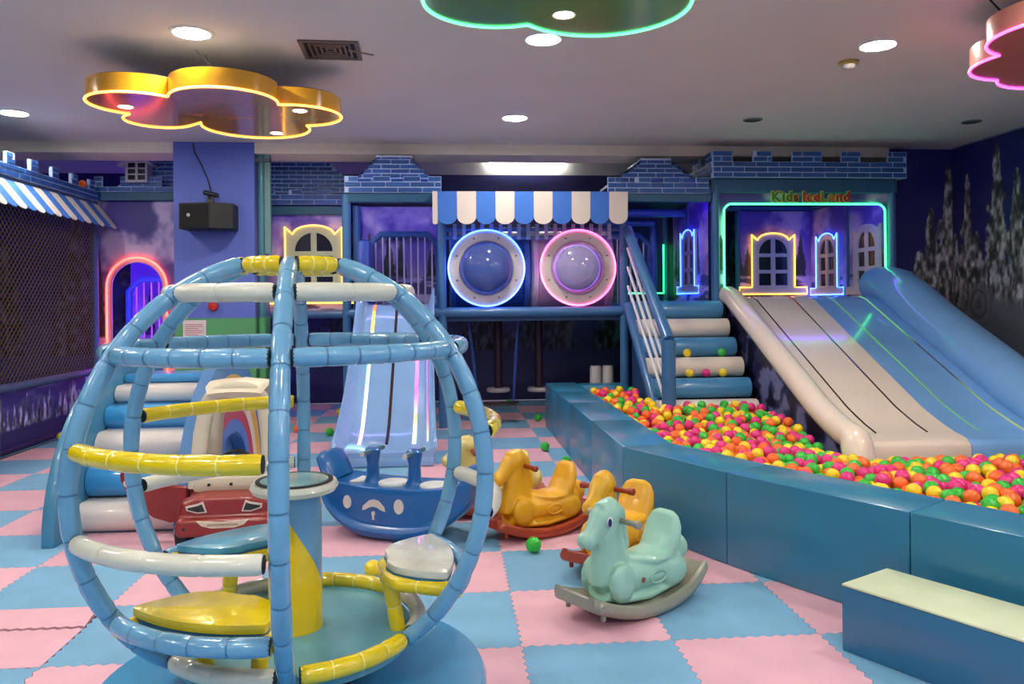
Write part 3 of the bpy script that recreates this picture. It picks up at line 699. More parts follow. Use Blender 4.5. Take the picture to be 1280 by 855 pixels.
do = part('dormer', MB().plate([(-3.68, 2.76), (-3.44, 2.76), (-3.44, 2.98), (-3.56, 3.06), (-3.68, 2.98)], [[(-3.655 + .11 * i, 2.79 + .07 * j), (-3.57 + .11 * i, 2.79 + .07 * j), (-3.57 + .11 * i, 2.845 + .07 * j), (-3.655 + .11 * i, 2.845 + .07 * j)] for i in range(2) for j in range(3)], (0, 9.5, 0), (1, 0, 0), (0, 0, 1), (0, 1, 0), .2), M('dormer_grey', (186, 182, 196), rough=.5), ab, 0)
part('dormer_pane', MB().box(-3.67, -3.45, 9.52, 9.53, 2.78, 2.99), m_pane, do, 0)
for s_ in (-1, 1):
    part('dormer_roof', MB().add([(-3.56, 9.46, 3.10), (-3.56 + s_ * .19, 9.46, 2.965), (-3.56 + s_ * .19, 9.72, 2.965), (-3.56, 9.72, 3.10), (-3.56, 9.46, 3.075), (-3.56 + s_ * .19, 9.46, 2.94), (-3.56 + s_ * .19, 9.72, 2.94), (-3.56, 9.72, 3.075)],
         [(0, 1, 2, 3), (7, 6, 5, 4), (0, 4, 5, 1), (1, 5, 6, 2), (2, 6, 7, 3), (3, 7, 4, 0)]), M('dormer_roof_white', (200, 200, 212), rough=.5), do, 0)

# --- crawl tunnel with two bubble windows between the towers
tn = thing('crawl_tunnel', 'raised crawl tunnel with two round neon bubble windows', 'play tunnel', (.92, YF, 0), world=True)
rail(tn, (-.06, YF, 1.24), (1.92, YF, 1.24), .055, 'front_rail')
part('deck', MB().box(-.02, 1.9, YF + .04, 9.9, 1.14, 1.2), m_deck, tn, 0, .01)
for x0, x1, mt, nm in ((.02, .92, M('tunnel_blue', (56, 104, 170), rough=.3, coat=.4), 'tunnel_blue'), (.93, 1.86, M('tunnel_white', (196, 200, 206), rough=.35, coat=.3), 'tunnel_white')):
    part('tunnel_segment', MB().lathe([(.46, x0), (.50, x0 + .02), (.50, x0 + .07), (.46, x0 + .09), (.46, x1 - .09), (.50, x1 - .07), (.50, x1 - .02), (.46, x1)], (0, 9.24, 1.71), 32, 'X', cap=False), mt, tn)
for cxw, nn, tint, lab in ((.418, n_blue, (120, 150, 235), 'bubble window with a blue neon ring'), (1.414, n_pink, (196, 190, 230), 'bubble window with a pink neon ring')):
    b_ = part('bubble_ring', MB().lathe([(.285, -.03), (.30, -.045), (.39, -.045), (.405, -.03), (.405, .03), (.285, .03), (.285, -.03)], (cxw, YF + .03, 1.715), 40, 'Y', cap=False), M('bubble_ring_white', (206, 200, 198), rough=.4), tn, 40, label=lab)
    part('dome', MB().lathe([(.288, 0), (.283, -.06), (.255, -.12), (.20, -.17), (.12, -.20), (.0001, -.21)], (cxw, YF - .005, 1.715), 32, 'Y'), clear_plastic('bubble_blue' if cxw < 1 else 'bubble_reflect_lilac', tint, .12, .35 if cxw < 1 else .6), b_)  # right dome: lilac haze and tint put reflected light into its colour
    part('ring_neon', MB().tube([(cxw + .41 * math.cos(q), YF - .02, 1.715 + .41 * math.sin(q)) for q in np.linspace(0, 2 * PI, 49)[:-1]], .010, 8, True), nn, b_)
    for k in range(8):
        q = 2 * PI * (k + .5) / 8
        part('bolt', MB().lathe([(.0001, -.008), (.010, -.006), (.012, 0)], (cxw + .345 * math.cos(q), YF - .014, 1.715 + .345 * math.sin(q)), 8, 'Y'), M('bolt_steel', (110, 112, 120), rough=.3, metal=.7), b_)
part('ring_reflection', MB().tube([(1.414 + .25 * math.cos(q), YF + .05, 1.715 + .25 * math.sin(q)) for q in np.linspace(0, 2 * PI, 41)[:-1]], .008, 8, True), glow('reflect_lilac', (214, 110, 255), 4), tn)  # glowing ring standing in for a reflection of the outer neon
rail(tn, (-.06, YF + .1, 2.14), (1.92, YF + .1, 2.14), .022); rail(tn, (-.06, YF + .1, 2.05), (1.92, YF + .1, 2.05), .022)
for k in range(18):
    part('picket', MB().box(.06 + k * .1, .10 + k * .1, YF + .07, YF + .09, 2.03, 2.2), M('picket_pale', (130, 160, 190), rough=.5), tn, 0)
post(tn, .92, 9.85, 2.2, 1.2)

# --- striped awning over the tunnel
aw = thing('awning', 'blue and cream striped scalloped awning over the bubble windows', 'awning', (.9, YF, 2.16), world=True)
m_awb = M('awning_blue', (58, 116, 208), rough=.5, var=.04); m_awc = M('awning_cream', (222, 210, 202), rough=.5, var=.04)
for k in range(11):
    x0 = -.298 + k * .2; x1 = x0 + .2
    if k == 0: x0 += .146
    r = (x1 - x0) / 2; o = [(x0 + .001, 2.50), (x0 + .001, 2.16 + r * .8)] + [(x0 + r + r * .995 * math.cos(q), 2.16 + r * .8 + r * .8 * math.sin(q)) for q in np.linspace(PI, 2 * PI, 13)[1:-1]] + [(x1 - .001, 2.16 + r * .8), (x1 - .001, 2.50)]
    part('valance_flap', MB().plate(o, (), (0, YF - .17, 0), (1, 0, 0), (0, -.06, 1), (0, 1, 0), .006), m_awc if k % 2 == 0 else m_awb, aw, 0)
    part('roof_stripe', MB().add([(x0, YF - .32, 2.49), (x1, YF - .32, 2.49), (x1, YF + .25, 2.53), (x0, YF + .25, 2.53), (x0, YF - .32, 2.484), (x1, YF - .32, 2.484), (x1, YF + .25, 2.524), (x0, YF + .25, 2.524)], [(0, 1, 2, 3), (7, 6, 5, 4), (0, 4, 5, 1), (1, 5, 6, 2), (2, 6, 7, 3), (3, 7, 4, 0)]), m_awc if k % 2 == 0 else m_awb, aw, 0)

# --- stairs with roll-shaped steps
sc = thing('stairs', 'padded stairs of blue and cream rolls rising from the ball pit', 'stairs', (2.45, 7.9, 0), world=True)
m_rb = M('roll_blue', (70, 140, 190), rough=.3, coat=.35, var=.05); m_rc = M('roll_cream', (230, 220, 206), rough=.33, coat=.3, var=.05)
for k in range(6):
    y, zt = 8.5 - .2 * k, 1.345 - .19 * k
    o = [(y + .2, zt - .2), (y + .2, zt - .02)] + [(y + .0 + .1 * math.cos(q), zt - .1 + .1 * math.sin(q)) for q in np.linspace(PI / 2, PI * 1.5, 10)]
    part('step_roll', MB().plate(o, (), (1.99, 0, 0), (0, 1, 0), (0, 0, 1), (1, 0, 0), .97), m_rb if k % 2 == 0 else m_rc, sc, 50, .018)
part('stair_base', MB().plate([(8.6, 0), (8.6, 1.12), (7.45, .12), (7.45, 0)], (), (2.0, 0, 0), (0, 1, 0), (0, 0, 1), (1, 0, 0), .94), m_deck, sc, 0)
part('newel_post', MB().tube([(2.06, 7.36, 0), (2.06, 7.36, .98)], .066, 14), m_post, sc, 40)
part('handrail', MB().tube([(1.95, 8.56, 2.13), (2.06, 7.36, .98)], .055, 12), m_post, sc)
part('stringer', MB().tube([(1.95, 8.56, 1.3), (2.0, 7.5, .22)], .055, 12), m_post, sc)
for k in range(3):
    f = .25 + .25 * k
    part('baluster', MB().tube([(1.95, 8.55, 1.3 + .83 * f), (2.04, 7.42, .22 + .72 * f)], .016, 8), m_white, sc)

# --- big two-coloured slide
bs_ = thing('slide', 'wide cream and blue fibreglass slide running down into the ball pit', 'slide', (3.95, 6.6, 0), world=True)
m_sc = M('slide_cream', (238, 224, 208), rough=.2, coat=.5, var=.03, ns=3); m_sb = M('slide_blue', (122, 176, 232), rough=.2, coat=.6, var=.05, ns=3)
path = [(8.75, 1.385), (8.55, 1.38), (8.4, 1.345)] + [(8.4 - (8.4 - 6.45) * k / 6, 1.345 - (1.345 - .44) * k / 6) for k in range(1, 7)] + [(6.3, .385), (6.15, .335), (6.0, .295), (5.88, .275), (5.84, .262)]
mid = 5
def bed(x0, x1, pts, mat, nm):
    o = [(y, z) for y, z in pts] + [(y, z - .05) for y, z in reversed(pts)]
    return part(nm, MB().plate(o, (), (x0, 0, 0), (0, 1, 0), (0, 0, 1), (1, 0, 0), x1 - x0), mat, bs_, 50)
ym, zm = path[5]
for x0, x1, mt in ((3.15, 3.973, m_sc), (3.977, 4.75, m_sb)):
    up_ = path[:5] + [(ym + .004, zm)]; lo_ = [(ym - .002, zm)] + path[6:]
    bed(x0, x1, up_, mt, 'slide_bed'); bed(x0, x1, lo_, mt, 'slide_bed')
    part('slide_lip', MB().plate([(6.05, .25), (5.842, .262), (5.80, .235), (5.79, .19), (5.79, -.0), (6.05, 0)], (), (x0, 0, 0), (0, 1, 0), (0, 0, 1), (1, 0, 0), x1 - x0), mt, bs_, 50, .01)
lp = [(y, z) for y, z in path] + [(5.82, .22), (5.78, .12), (5.77, .02)]
pts = [(3.075, y + .0, z + .015) for y, z in lp]
rad = [(.105, .105)] * (len(lp) - 4) + [(.115, .11), (.12, .11), (.12, .11), (.11, .10)]
part('side_rail', MB().limb(pts, rad, (1, 0, 0), 18), m_sc, bs_)
pts = [(4.92, y, z + .09 + .03 * (k < 4)) for k, (y, z) in enumerate(lp)]
part('side_rail', MB().limb(pts, [(.26, .21)] * len(lp), (1, 0, 0), 22), m_sb, bs_)
def led_ramp(name, stops, y0, y1, s):
    m = bpy.data.materials.new(name); m.use_nodes = True; nt = m.node_tree; N = nt.nodes; b = N['Principled BSDF']
    tc = N.new('ShaderNodeTexCoord'); sx_ = N.new('ShaderNodeSeparateXYZ'); mr = N.new('ShaderNodeMapRange'); cr = N.new('ShaderNodeValToRGB')
    mr.inputs[1].default_value = y0; mr.inputs[2].default_value = y1
    nt.links.new(tc.outputs['Object'], sx_.inputs[0]); nt.links.new(sx_.outputs['Y'], mr.inputs[0]); nt.links.new(mr.outputs[0], cr.inputs[0])
    e = cr.color_ramp.elements
    while len(e) < len(stops): e.new(.5)
    for k, (p, c) in enumerate(stops): e[k].position = p; e[k].color = (*lin(c), 1)
    b.inputs['Base Color'].default_value = (.05, .04, .04, 1); b.inputs['Roughness'].default_value = .15
    nt.links.new(cr.outputs[0], b.inputs['Emission Color']); b.inputs['Emission Strength'].default_value = s
    return m
m_strip = M('led_strip_off', (58, 40, 34), rough=.15, coat=.5, var=.2)
D0 = (46, 30, 30)
leds = [m_strip, led_ramp('led_b', [(0, (150, 40, 50)), (.12, D0), (.3, (40, 150, 60)), (.42, D0), (.5, (70, 60, 160)), (.62, D0), (.9, D0)], 8.4, 5.9, .3),
        led_ramp('led_c', [(0, (120, 210, 170)), (.5, (130, 230, 130)), (1, (110, 190, 110))], 5.9, 8.4, .3),
        led_ramp('led_d', [(0, (220, 240, 120)), (.3, (150, 190, 110)), (.4, (50, 46, 44)), (.62, (50, 46, 44)), (.72, (130, 220, 120)), (1, (150, 230, 150))], 5.9, 8.4, .35)]
for k, x in enumerate((3.325, 3.745, 4.18, 4.555)):
    pp = path[1:-2]; o = [(y, z + .006) for y, z in pp] + [(y, z - .01) for y, z in reversed(pp)]
    part('led_strip', MB().plate(o, (), (x - .007, 0, 0), (0, 1, 0), (0, 0, 1), (1, 0, 0), .014), leds[k], bs_, 0)
def skirt(a, b):
    c = np.zeros(a.shape + (3,)) + np.array((44, 46, 92.)); n = fbm(a * 6, b * 8, 4, 91)
    return mixc(mixc(c, sst(.5, .62, n), (118, 122, 168)), sst(.46, .4, n), (20, 20, 46))
py = np.array([p[0] for p in path])[::-1]; pz = np.array([p[1] for p in path])[::-1]
painted('skirt_panel', (3.06, 5.9, 0), (0, 1, 0), (0, 0, 1), 2.7, 1.38, skirt, bs_, .015, lambda a, b: b < np.interp(a + 5.9, py, pz) - .01)
part('skirt_board', MB().plate([(8.6, 0)] + [(8.6, 1.34)] + [(y, z - .03) for y, z in path if 5.95 < y < 8.6] + [(5.95, 0)], (), (3.063, 0, 0), (0, 1, 0), (0, 0, 1), (1, 0, 0), .02), m_board, bs_, 0)

# --- small slide with light strips
ss = thing('slide', 'narrow pale blue slide with glowing colour strips under the narrow tower', 'slide', (-.54, 7.4, 0), world=True)
m_ps = M('slide_pale_blue', (130, 170, 220), rough=.15, coat=.7, var=.03)
path2 = [(8.62, 1.33), (8.5, 1.32), (8.36, 1.26)] + [(8.36 - (8.36 - 7.3) * k / 6, 1.26 - (1.26 - .36) * k / 6) for k in range(1, 7)] + [(7.15, .255), (7.0, .185), (6.85, .145), (6.7, .13), (6.62, .115)]
vs = []; fs = []
prof = [(-.40, .17), (-.395, .185), (-.375, .175), (-.33, .04), (-.30, .006), (-.1, 0), (.1, 0), (.30, .006), (.33, .04), (.375, .175), (.395, .185), (.40, .17), (.385, .10), (.37, -.04), (-.37, -.04), (-.385, .10)]
for k, (y, z) in enumerate(path2):
    f = k / (len(path2) - 1); wdt = 1 + .10 * max(0, f - .45) / .55; hs_ = 1 if f < .75 else 1 - .75 * (f - .75) / .25
    for px_, pz_ in prof: vs.append((-.535 + px_ * wdt, y, z + (pz_ * hs_ if pz_ > 0 else pz_)))
n_ = len(prof)
for k in range(len(path2) - 1):
    for q in range(n_): fs.append((k * n_ + q, k * n_ + (q + 1) % n_, (k + 1) * n_ + (q + 1) % n_, (k + 1) * n_ + q))
fs.append(tuple(range(n_))); fs.append(tuple((len(path2) - 1) * n_ + q for q in range(n_ - 1, -1, -1)))
part('chute', MB().add(vs, fs), m_ps, ss, 55)
part('foot', MB().plate([(6.6, 0), (6.62, .09), (6.85, .1), (7.3, .3), (7.3, 0)], (), (-.95, 0, 0), (0, 1, 0), (0, 0, 1), (1, 0, 0), .83), m_ps, ss, 40, .02)
R1 = led_ramp('led_left', [(0, (255, 90, 220)), (.25, (255, 150, 235)), (.38, (235, 250, 255)), (.62, (120, 235, 190)), (.74, (235, 245, 255)), (.84, (255, 170, 60)), (1, (255, 70, 30))], 6.7, 8.4, 4)
R2 = led_ramp('led_right', [(0, (255, 240, 170)), (.22, (255, 235, 120)), (.32, (255, 120, 60)), (.45, (255, 60, 220)), (.8, (220, 90, 255)), (1, (255, 90, 60))], 6.7, 8.4, 4)
for x, mt in ((-.76, R1), (-.53, m_strip), (-.30, R2)):
    pp = [(y, z) for y, z in path2 if 6.8 < y < 8.55]
    o = [(y, z + .008) for y, z in pp] + [(y, z - .01) for y, z in reversed(pp)]
    part('led_strip', MB().plate(o, (), (x - .013, 0, 0), (0, 1, 0), (0, 0, 1), (1, 0, 0), .026), mt, ss, 0)

# --- swings under the tunnel
sw = thing('rope_swing', 'board swing on two blue ropes under the tunnel', 'swing', (.4, 9.0, .3), world=True)
for x0, x1 in ((.22, .32), (.78, .72)):
    part('rope', MB().tube([(x0, 8.9, 1.2), ((x0 + x1) / 2, 8.9, .75), (x1, 8.9, .24)], [.012, .02, .012], 8), M('rope_blue', (44, 70, 150), rough=.6), sw)
part('seat', MB().plate([(.30, .20), (.74, .20), (.78, .235), (.70, .225), (.52, .218), (.34, .225), (.26, .235)], (), (0, 8.8, 0), (1, 0, 0), (0, 0, 1), (0, 1, 0), .2), M('swing_seat_dark', (40, 30, 28), rough=.4), sw, 0, .004)
for x, lab in ((.58, 'dark pole seat with white disc behind the board swing'), (1.06, 'dark pole seat with white disc next to the pit wall')):
    pz_ = thing('disc_swing', lab, 'swing', (x, 9.35, .3), world=True)
    part('pole', MB().tube([(x, 9.35, .34), (x, 9.35, 1.15)], .05, 14), M('pole_maroon', (44, 20, 44), rough=.5), pz_)
    part('disc_seat', MB().lathe([(.0001, .30), (.13, .30), (.14, .32), (.13, .345), (.0001, .35)], (x, 9.35, 0), 24), M('disc_white', (196, 190, 196), rough=.4), pz_)
for x, lab in ((1.80, 'short white padded drum below the tunnel, beside the post'), (1.66, 'short white padded drum below the tunnel, away from the post')):
    d_ = thing('padded_drum', lab, 'drum', (x, 8.95, .0), world=True)
    part('body', MB().lathe([(.06, .0), (.065, .01), (.065, .60), (.055, .62), (.0001, .62)], (x, 8.95, 0), 20), M('drum_white', (190, 186, 190), rough=.5), d_)
    part('strap', MB().lathe([(.066, .3), (.068, .305), (.068, .335), (.066, .34)], (x, 8.95, 0), 20, cap=False), M('strap_grey', (120, 120, 130)), d_)

# --- net house on the left
nh = thing('net_house', 'netted enclosure with blue posts and printed snow skirt', 'net enclosure', (-4.03, 7.5, 0), world=True)
m_np = M('net_post_blue', (72, 100, 140), rough=.45)
for y in (5.4, 7.45, 9.5): part('post', MB().tube([(-4.03, y, 0), (-4.03, y, 2.55)], .045, 12), m_np, nh)
for z in (.60, 2.5): part('rail', MB().tube([(-4.03, 5.4, z), (-4.03, 9.5, z)], .04, 12), m_np, nh)
nb = MB(); y0, y1, z0, z1 = 5.44, 9.46, .64, 2.46; c_ = .07
def strand(p, q):
    d = (Vector(q) - Vector(p)).normalized(); nn = Vector((1, 0, 0)); s1 = d.cross(nn) * .0035; a = nn * .003
    P, Q = Vector(p), Vector(q); nb.add([P + s1, P - s1, P + a * 2, Q + s1, Q - s1, Q + a * 2], [(0, 1, 4, 3), (1, 2, 5, 4), (2, 0, 3, 5)])
for sgn in (1, -1):
    k = -int((z1 - z0) / c_) - 1
    while y0 + k * c_ < y1 + (z1 - z0):
        s0 = y0 + k * c_
        if sgn > 0: pa, pb = (s0, z0), (s0 + (z1 - z0), z1)
        else: pa, pb = (s0, z1), (s0 + (z1 - z0), z0)
        ta, tb = max(0, (y0 - pa[0]) / (z1 - z0)), min(1, (y1 - pa[0]) / (z1 - z0))
        if tb > ta: strand((-4.03, pa[0] + ta * (z1 - z0), pa[1] + ta * (pb[1] - pa[1])), (-4.03, pa[0] + tb * (z1 - z0), pa[1] + tb * (pb[1] - pa[1])))
        k += 1
part('netting', nb, M('net_cord', (120, 96, 70), rough=.8, var=0), nh, 0)['kind'] = 'stuff'
def snow_skirt(a, b):
    c = mixc(np.zeros(a.shape + (3,)) + np.array((66, 62, 150.)), sst(.35, .6, b), (44, 38, 116))
    c = mixc(c, sst(.45, .65, fbm(a * 3, b * 10, 4, 77)) * sst(.3, .5, b), (92, 92, 160))
    tr = [(x_, .18, .22 + .12 * ((i * 5) % 4) / 3, .05, 80 + i) for i, x_ in enumerate(np.arange(.05, 4.1, .11))] + [(3.55, .18, .42, .14, 130), (3.85, .18, .40, .13, 131), (1.5, .18, .36, .1, 133)]
    c = frost_trees(a, b, tr, c, (150, 148, 190), 90)
    return mixc(c, sst(.02, -.01, b - .2), (48, 40, 108))
part('skirt_board', MB().box(-4.06, -4.03, 5.42, 9.5, 0, .58), m_board, nh, 0)
painted('skirt_print', (-4.026, 5.42, 0), (0, 1, 0), (0, 0, 1), 4.08, .58, snow_skirt, nh, .014)
part('kerb', MB().box(-4.1, -3.99, 5.4, 9.55, 0, .05), M('kerb_purple', (52, 40, 100), rough=.6), nh, 0, .01)
# cornice of brick blocks
mer = [(5.5 + .42 * k, 5.64 + .42 * k) for k in range(10)]
o = [(5.4, 2.54), (9.5, 2.54), (9.5, 2.65)]
for a, b in reversed(mer): o += [(b, 2.65), (b, 2.76), (a, 2.76), (a, 2.65)]
o += [(5.4, 2.65)]
brick_panel(nh, o, [(2.54 + .055 * k, [(5.4, 9.5)]) for k in range(2)] + [(2.65 + .055 * k, mer) for k in range(2)], (-3.985, 0, 0), (0, 1, 0), (-1, 0, 0), PI / 2, .055, .2)
la = thing('awning', 'blue and cream striped sloping awning over the netted enclosure', 'awning', (-3.9, 7.5, 2.2), world=True)
for k in range(25):
    ya = 5.45 + k * .163; yb = ya + .163
    o = [(ya + .001, 0), (ya + .001, .36)] + [(ya + .0815 + .0805 * math.cos(q), .36 + .05 * math.sin(q)) for q in np.linspace(PI, 0, 9)[1:-1]] + [(yb - .001, .36), (yb - .001, 0)]
    part('awning_stripe', MB().plate(o, (), (-4.03, 0, 2.54), (0, 1, 0), (.62, 0, -.785), (.785, 0, .62), .008), m_awb if k % 2 else m_awc, la, 0)
# ------------------------------------------------------------------ ball pit
m_pit = M('pit_vinyl_blue', (50, 124, 160), rough=.32, coat=.25, var=.05, ns=2, bump=.06, bs=8)
OUT = [(1.04, 8.58), (1.04, 7.72), (1.04, 6.86), (1.04, 5.80), (1.04, 4.74), (1.40, 3.96), (1.875, 3.13), (2.33, 2.34), (2.45, 2.13)]
INN = [(1.37, 8.58), (1.37, 7.72), (1.37, 6.86), (1.37, 5.80), (1.36, 4.82), (1.69, 4.12), (2.155, 3.31), (2.62, 2.52), (2.66, 2.46)]
labs = ['far end of the pit wall under the tunnel', 'pit wall block beside the swings', 'pit wall block facing the loose green balls', 'pit wall block ending at the outer corner',
        'pit wall block behind the yellow horses', 'pit wall block behind the mint horse', 'pit wall block above the low step', 'pit wall block past the low step']
for k in range(8):
    a, b, c, d = OUT[k], OUT[k + 1], INN[k + 1], INN[k]
    cen = Vector((sum(p[0] for p in (a, b, c, d)) / 4, sum(p[1] for p in (a, b, c, d)) / 4))
    o = [tuple(cen + (Vector(p) - cen) * .997 - Vector((0, 0))) for p in (a, b, c, d)]
    tag(part('pit_wall_block', MB().plate(o, (), (0, 0, 0), (1, 0, 0), (0, 1, 0), (0, 0, 1), .472), m_pit, None, 40, .008), 'padded blue vinyl ' + labs[k], 'foam block')
tag(part('pit_wall_block', MB().box(2.68, 5.86, 2.13, 2.46, 0, .472), m_pit, None, 40, .008), 'long padded blue pit wall block closing the near side', 'foam block')
tag(part('pit_wall_block', MB().box(1.38, 1.86, 8.2, 8.5, 0, .472), m_pit, None, 40, .008), 'short padded blue pit wall block beneath the tunnel, beside the stairs', 'foam block')
struct('pit_floor', MB().plate([(1.38, 8.15), (1.38, 4.85), (2.68, 2.48), (5.85, 2.48), (5.85, 8.15)], (), (0, 0, 0), (1, 0, 0), (0, 1, 0), (0, 0, 1), .04), M('pit_floor_blue', (50, 90, 140), rough=.7), label='blue padded floor of the ball pit')
d0 = Vector((1.52 - 2.02, 2.95 - 2.66)); 
sq = thing('step_box', 'low padded step with pale green top in front of the pit wall', 'step', (1.9, 2.6, 0), world=True)
so = [(1.495, 2.955), (2.15, 1.83), (2.42, 1.98), (1.762, 3.105)]
part('body', MB().plate(so, (), (0, 0, 0), (1, 0, 0), (0, 1, 0), (0, 0, 1), .245), M('step_vinyl_blue', (48, 112, 152), rough=.35, coat=.2, var=.05, ns=2), sq, 40, .006)
part('top_pad', MB().plate(so, (), (0, 0, .2455), (1, 0, 0), (0, 1, 0), (0, 0, 1), .01), M('step_top_green', (204, 214, 180), rough=.5, var=.06, ns=7), sq, 40, .004)

# balls
BR = .0425
BALL = [('green', (52, 190, 62)), ('yellow', (246, 214, 32)), ('orange', (250, 112, 44)), ('magenta', (228, 44, 132))]
bmat = [M('ball_' + n, c, rough=.28, coat=.15, var=.02) for n, c in BALL]
def ico(sub, r):
    bm = bmesh.new(); bmesh.ops.create_icosphere(bm, subdivisions=sub, radius=r)
    me = bpy.data.meshes.new('ball'); bm.to_mesh(me); bm.free(); me.polygons.foreach_set('use_smooth', [True] * len(me.polygons)); return me
ball_me = []
for m in bmat:
    me = ico(3, BR); me.materials.append(m); ball_me.append(me)
def surf(x, y):
    z = .285
    z = np.where(y > 6.2, .285 + (y - 6.2) * .075, z)
    dl = np.hypot(np.maximum(np.abs(x - 3.95) - .9, 0), np.maximum(np.abs(y - 5.75) - .12, 0))
    return z - .15 * np.exp(-(dl / .45) ** 2)
def in_pit(x, y, m=BR + .004):
    if x < 1.372 + m or y > 8.18 - m or x > 5.8 or y < 2.48 + m: return False
    # inner face of the slanting wall
    ax, ay, bx, by = 1.36, 4.82, 2.66, 2.50
    nx, ny = (by - ay), -(bx - ax); L = math.hypot(nx, ny)
    if ((x - ax) * nx + (y - ay) * ny) / L > -m: return False
    if x > 2.95 - m and y > 5.64 - m and x < 5.22 + m: return False      # the slide
    if x > 5.2 and y > 5.6: return False
    if 1.98 - m < x and y > 7.34 - m: return False      # stairs
    if math.hypot(x - 2.06, y - 7.36) < .067 + m: return False
    if math.hypot(x - 1.92, y - YF) < .1: return False
    if y > 7.3 and math.hypot(x - 2.0, 0) < .06 + m: return False
    return True
def wall_hides(x, y, z):
    for (p, q) in zip(INN[:-1], INN[1:]):
        # ray camera(0,0) -> (x,y)
        ex, ey = q[0] - p[0], q[1] - p[1]; den = x * ey - y * ex
        if abs(den) < 1e-9: continue
        t = (p[0] * ey - p[1] * ex) / den; s_ = (p[0] * y - p[1] * x) / den
        if 0 < t < 1 and 0 <= s_ <= 1 and CAM_H + (z - CAM_H) * t < .472: return True
    return False
cell = {}; D = 2 * BR; balls = []
br = random.Random(5)
def drop(x, y):
    gx, gy = int(x / D), int(y / D); z = float(surf(x, y)) - .165
    for i in (-1, 0, 1):
        for j in (-1, 0, 1):
            for (bx, by, bz) in cell.get((gx + i, gy + j), ()):
                h2 = (x - bx) ** 2 + (y - by) ** 2
                if h2 < D * D: z = max(z, bz + math.sqrt(D * D - h2))
    return z
for n in range(26000):
    if br.random() < .35: x, y = br.uniform(1.37, 3.0), br.uniform(4.0, 8.2)
    else: x, y = br.uniform(1.37, 5.2), br.uniform(2.5, 6.0)
    if not in_pit(x, y): continue
    # settle: try a few small moves downhill
    z = drop(x, y)
    for _ in range(6):
        x2, y2 = x + br.uniform(-.03, .03), y + br.uniform(-.03, .03)
        if in_pit(x2, y2):
            z2 = drop(x2, y2)
            if z2 < z: x, y, z = x2, y2, z2
    if z > float(surf(x, y)) + .012: continue
    balls.append((x, y, z)); cell.setdefault((int(x / D), int(y / D)), []).append((x, y, z))
def seen(x, y, z):
    c_, s_ = math.cos(PSI), math.sin(PSI); xc, zc = x * c_ - y * s_, x * s_ + y * c_
    u, v = 640 + 999 * xc / zc, 378 - 999 * (z - CAM_H) / zc - .0085 * 999 * xc / zc
    return zc if (u < 1290 and v < 860 and not wall_hides(x, y, z + BR * .6)) else None
rank = []
for i, (x, y, z) in enumerate(balls):
    above = sum(1 for a in (-1, 0, 1) for b in (-1, 0, 1) for q in cell.get((int(x / D) + a, int(y / D) + b), ()) if q[2] > z + .02 and (q[0] - x) ** 2 + (q[1] - y) ** 2 < (D * .62) ** 2)
    zc = seen(x, y, z)
    if zc is not None and above < 1 and z > float(surf(x, y)) - .05: rank.append((zc, i))
rank.sort(); single = set(i for _, i in rank[:296])
cols = [br.randrange(4) for _ in balls]
rest = [[] for _ in range(4)]
for i, p in enumerate(balls):
    k = cols[i]
    if i in single:
        o = link('ball', ball_me[k], None, p)
        tag(o, 'glossy %s plastic ball among the others in the ball pit' % BALL[k][0], 'ball', '%s balls in the ball pit' % BALL[k][0])
    else: rest[k].append(p)
lo = ico(2, BR); lv = np.array([v.co for v in lo.vertices]); lf = np.array([p.vertices for p in lo.polygons])
V, Fc, mi = [], [], []; n = 0
for k in range(4):
    if not rest[k]: continue
    P = np.array(rest[k]); v = (P[:, None] + lv[None]).reshape(-1, 3); f = (lf[None] + (np.arange(len(P)) * len(lv))[:, None, None]).reshape(-1, 3) + n
    V.append(v); Fc.append(f); mi += [k] * len(f); n += len(v)
me = bpy.data.meshes.new('pit_balls'); me.from_pydata(np.concatenate(V).tolist(), [], np.concatenate(Fc).tolist())
for m in bmat: me.materials.append(m)
me.polygons.foreach_set('material_index', mi); me.polygons.foreach_set('use_smooth', [True] * len(mi))
tag(link('pit_balls', me), 'mass of green, yellow, orange and magenta balls filling the pit', 'balls', kind='stuff')
# loose balls
loose = [(.446, 4.26, 0, 'bright green ball on the mats by the yellow horse rocker'), (.86, 7.15, 0, 'green ball on the mats further along the pit wall'), (.95, 6.47, 0, 'green ball on the mats touching the pit wall side'),
         (-1.577, 8.5, 2, 'orange ball on the mats behind the carousel'), (-1.21, 8.25, 0, 'green ball on the mats left of the small slide'), (-1.31, 9.78, 1, 'yellow ball on the mats under the castle'),
         (-3.855, 8.31, 1, 'yellow ball on the mats by the netted enclosure'), (-.378, 3.96, 1, 'yellow ball on the mats between carousel and boat'), (.78, 10.35, 0, 'green ball in the dark behind the swings'),
         (1.0, 8.95, 0, 'green ball at the far end of the pit wall'), (-.02, 8.95, 1, 'yellow ball behind the small slide post'), (.12, 9.25, 3, 'magenta ball under the tunnel')]
for x, y, k, lab in loose: tag(link('ball', ball_me[k], None, (x, y, BR + .001)), lab, 'ball')
for k_, x_, st_i, lab in ((1, 2.42, 3, 'yellow ball lying on a blue roll of the stairs'), (0, 2.78, 3, 'green ball lying on a cream roll of the stairs'), (1, 2.38, 4, 'yellow ball lying low on the stairs'), (3, 2.55, 4, 'magenta ball lying low on the stairs'), (1, 2.72, 4, 'yellow ball beside the magenta ball on the stairs')):
    tag(link('ball', ball_me[k_], None, (x_, 8.5 - .2 * st_i + .055, 1.345 - .19 * st_i + BR - .002)), lab, 'ball')
tag(link('ball', ball_me[2], None, (-4.02, 9.19, 2.65 + BR)), 'orange ball lodged on the brick cornice of the netted enclosure', 'ball')

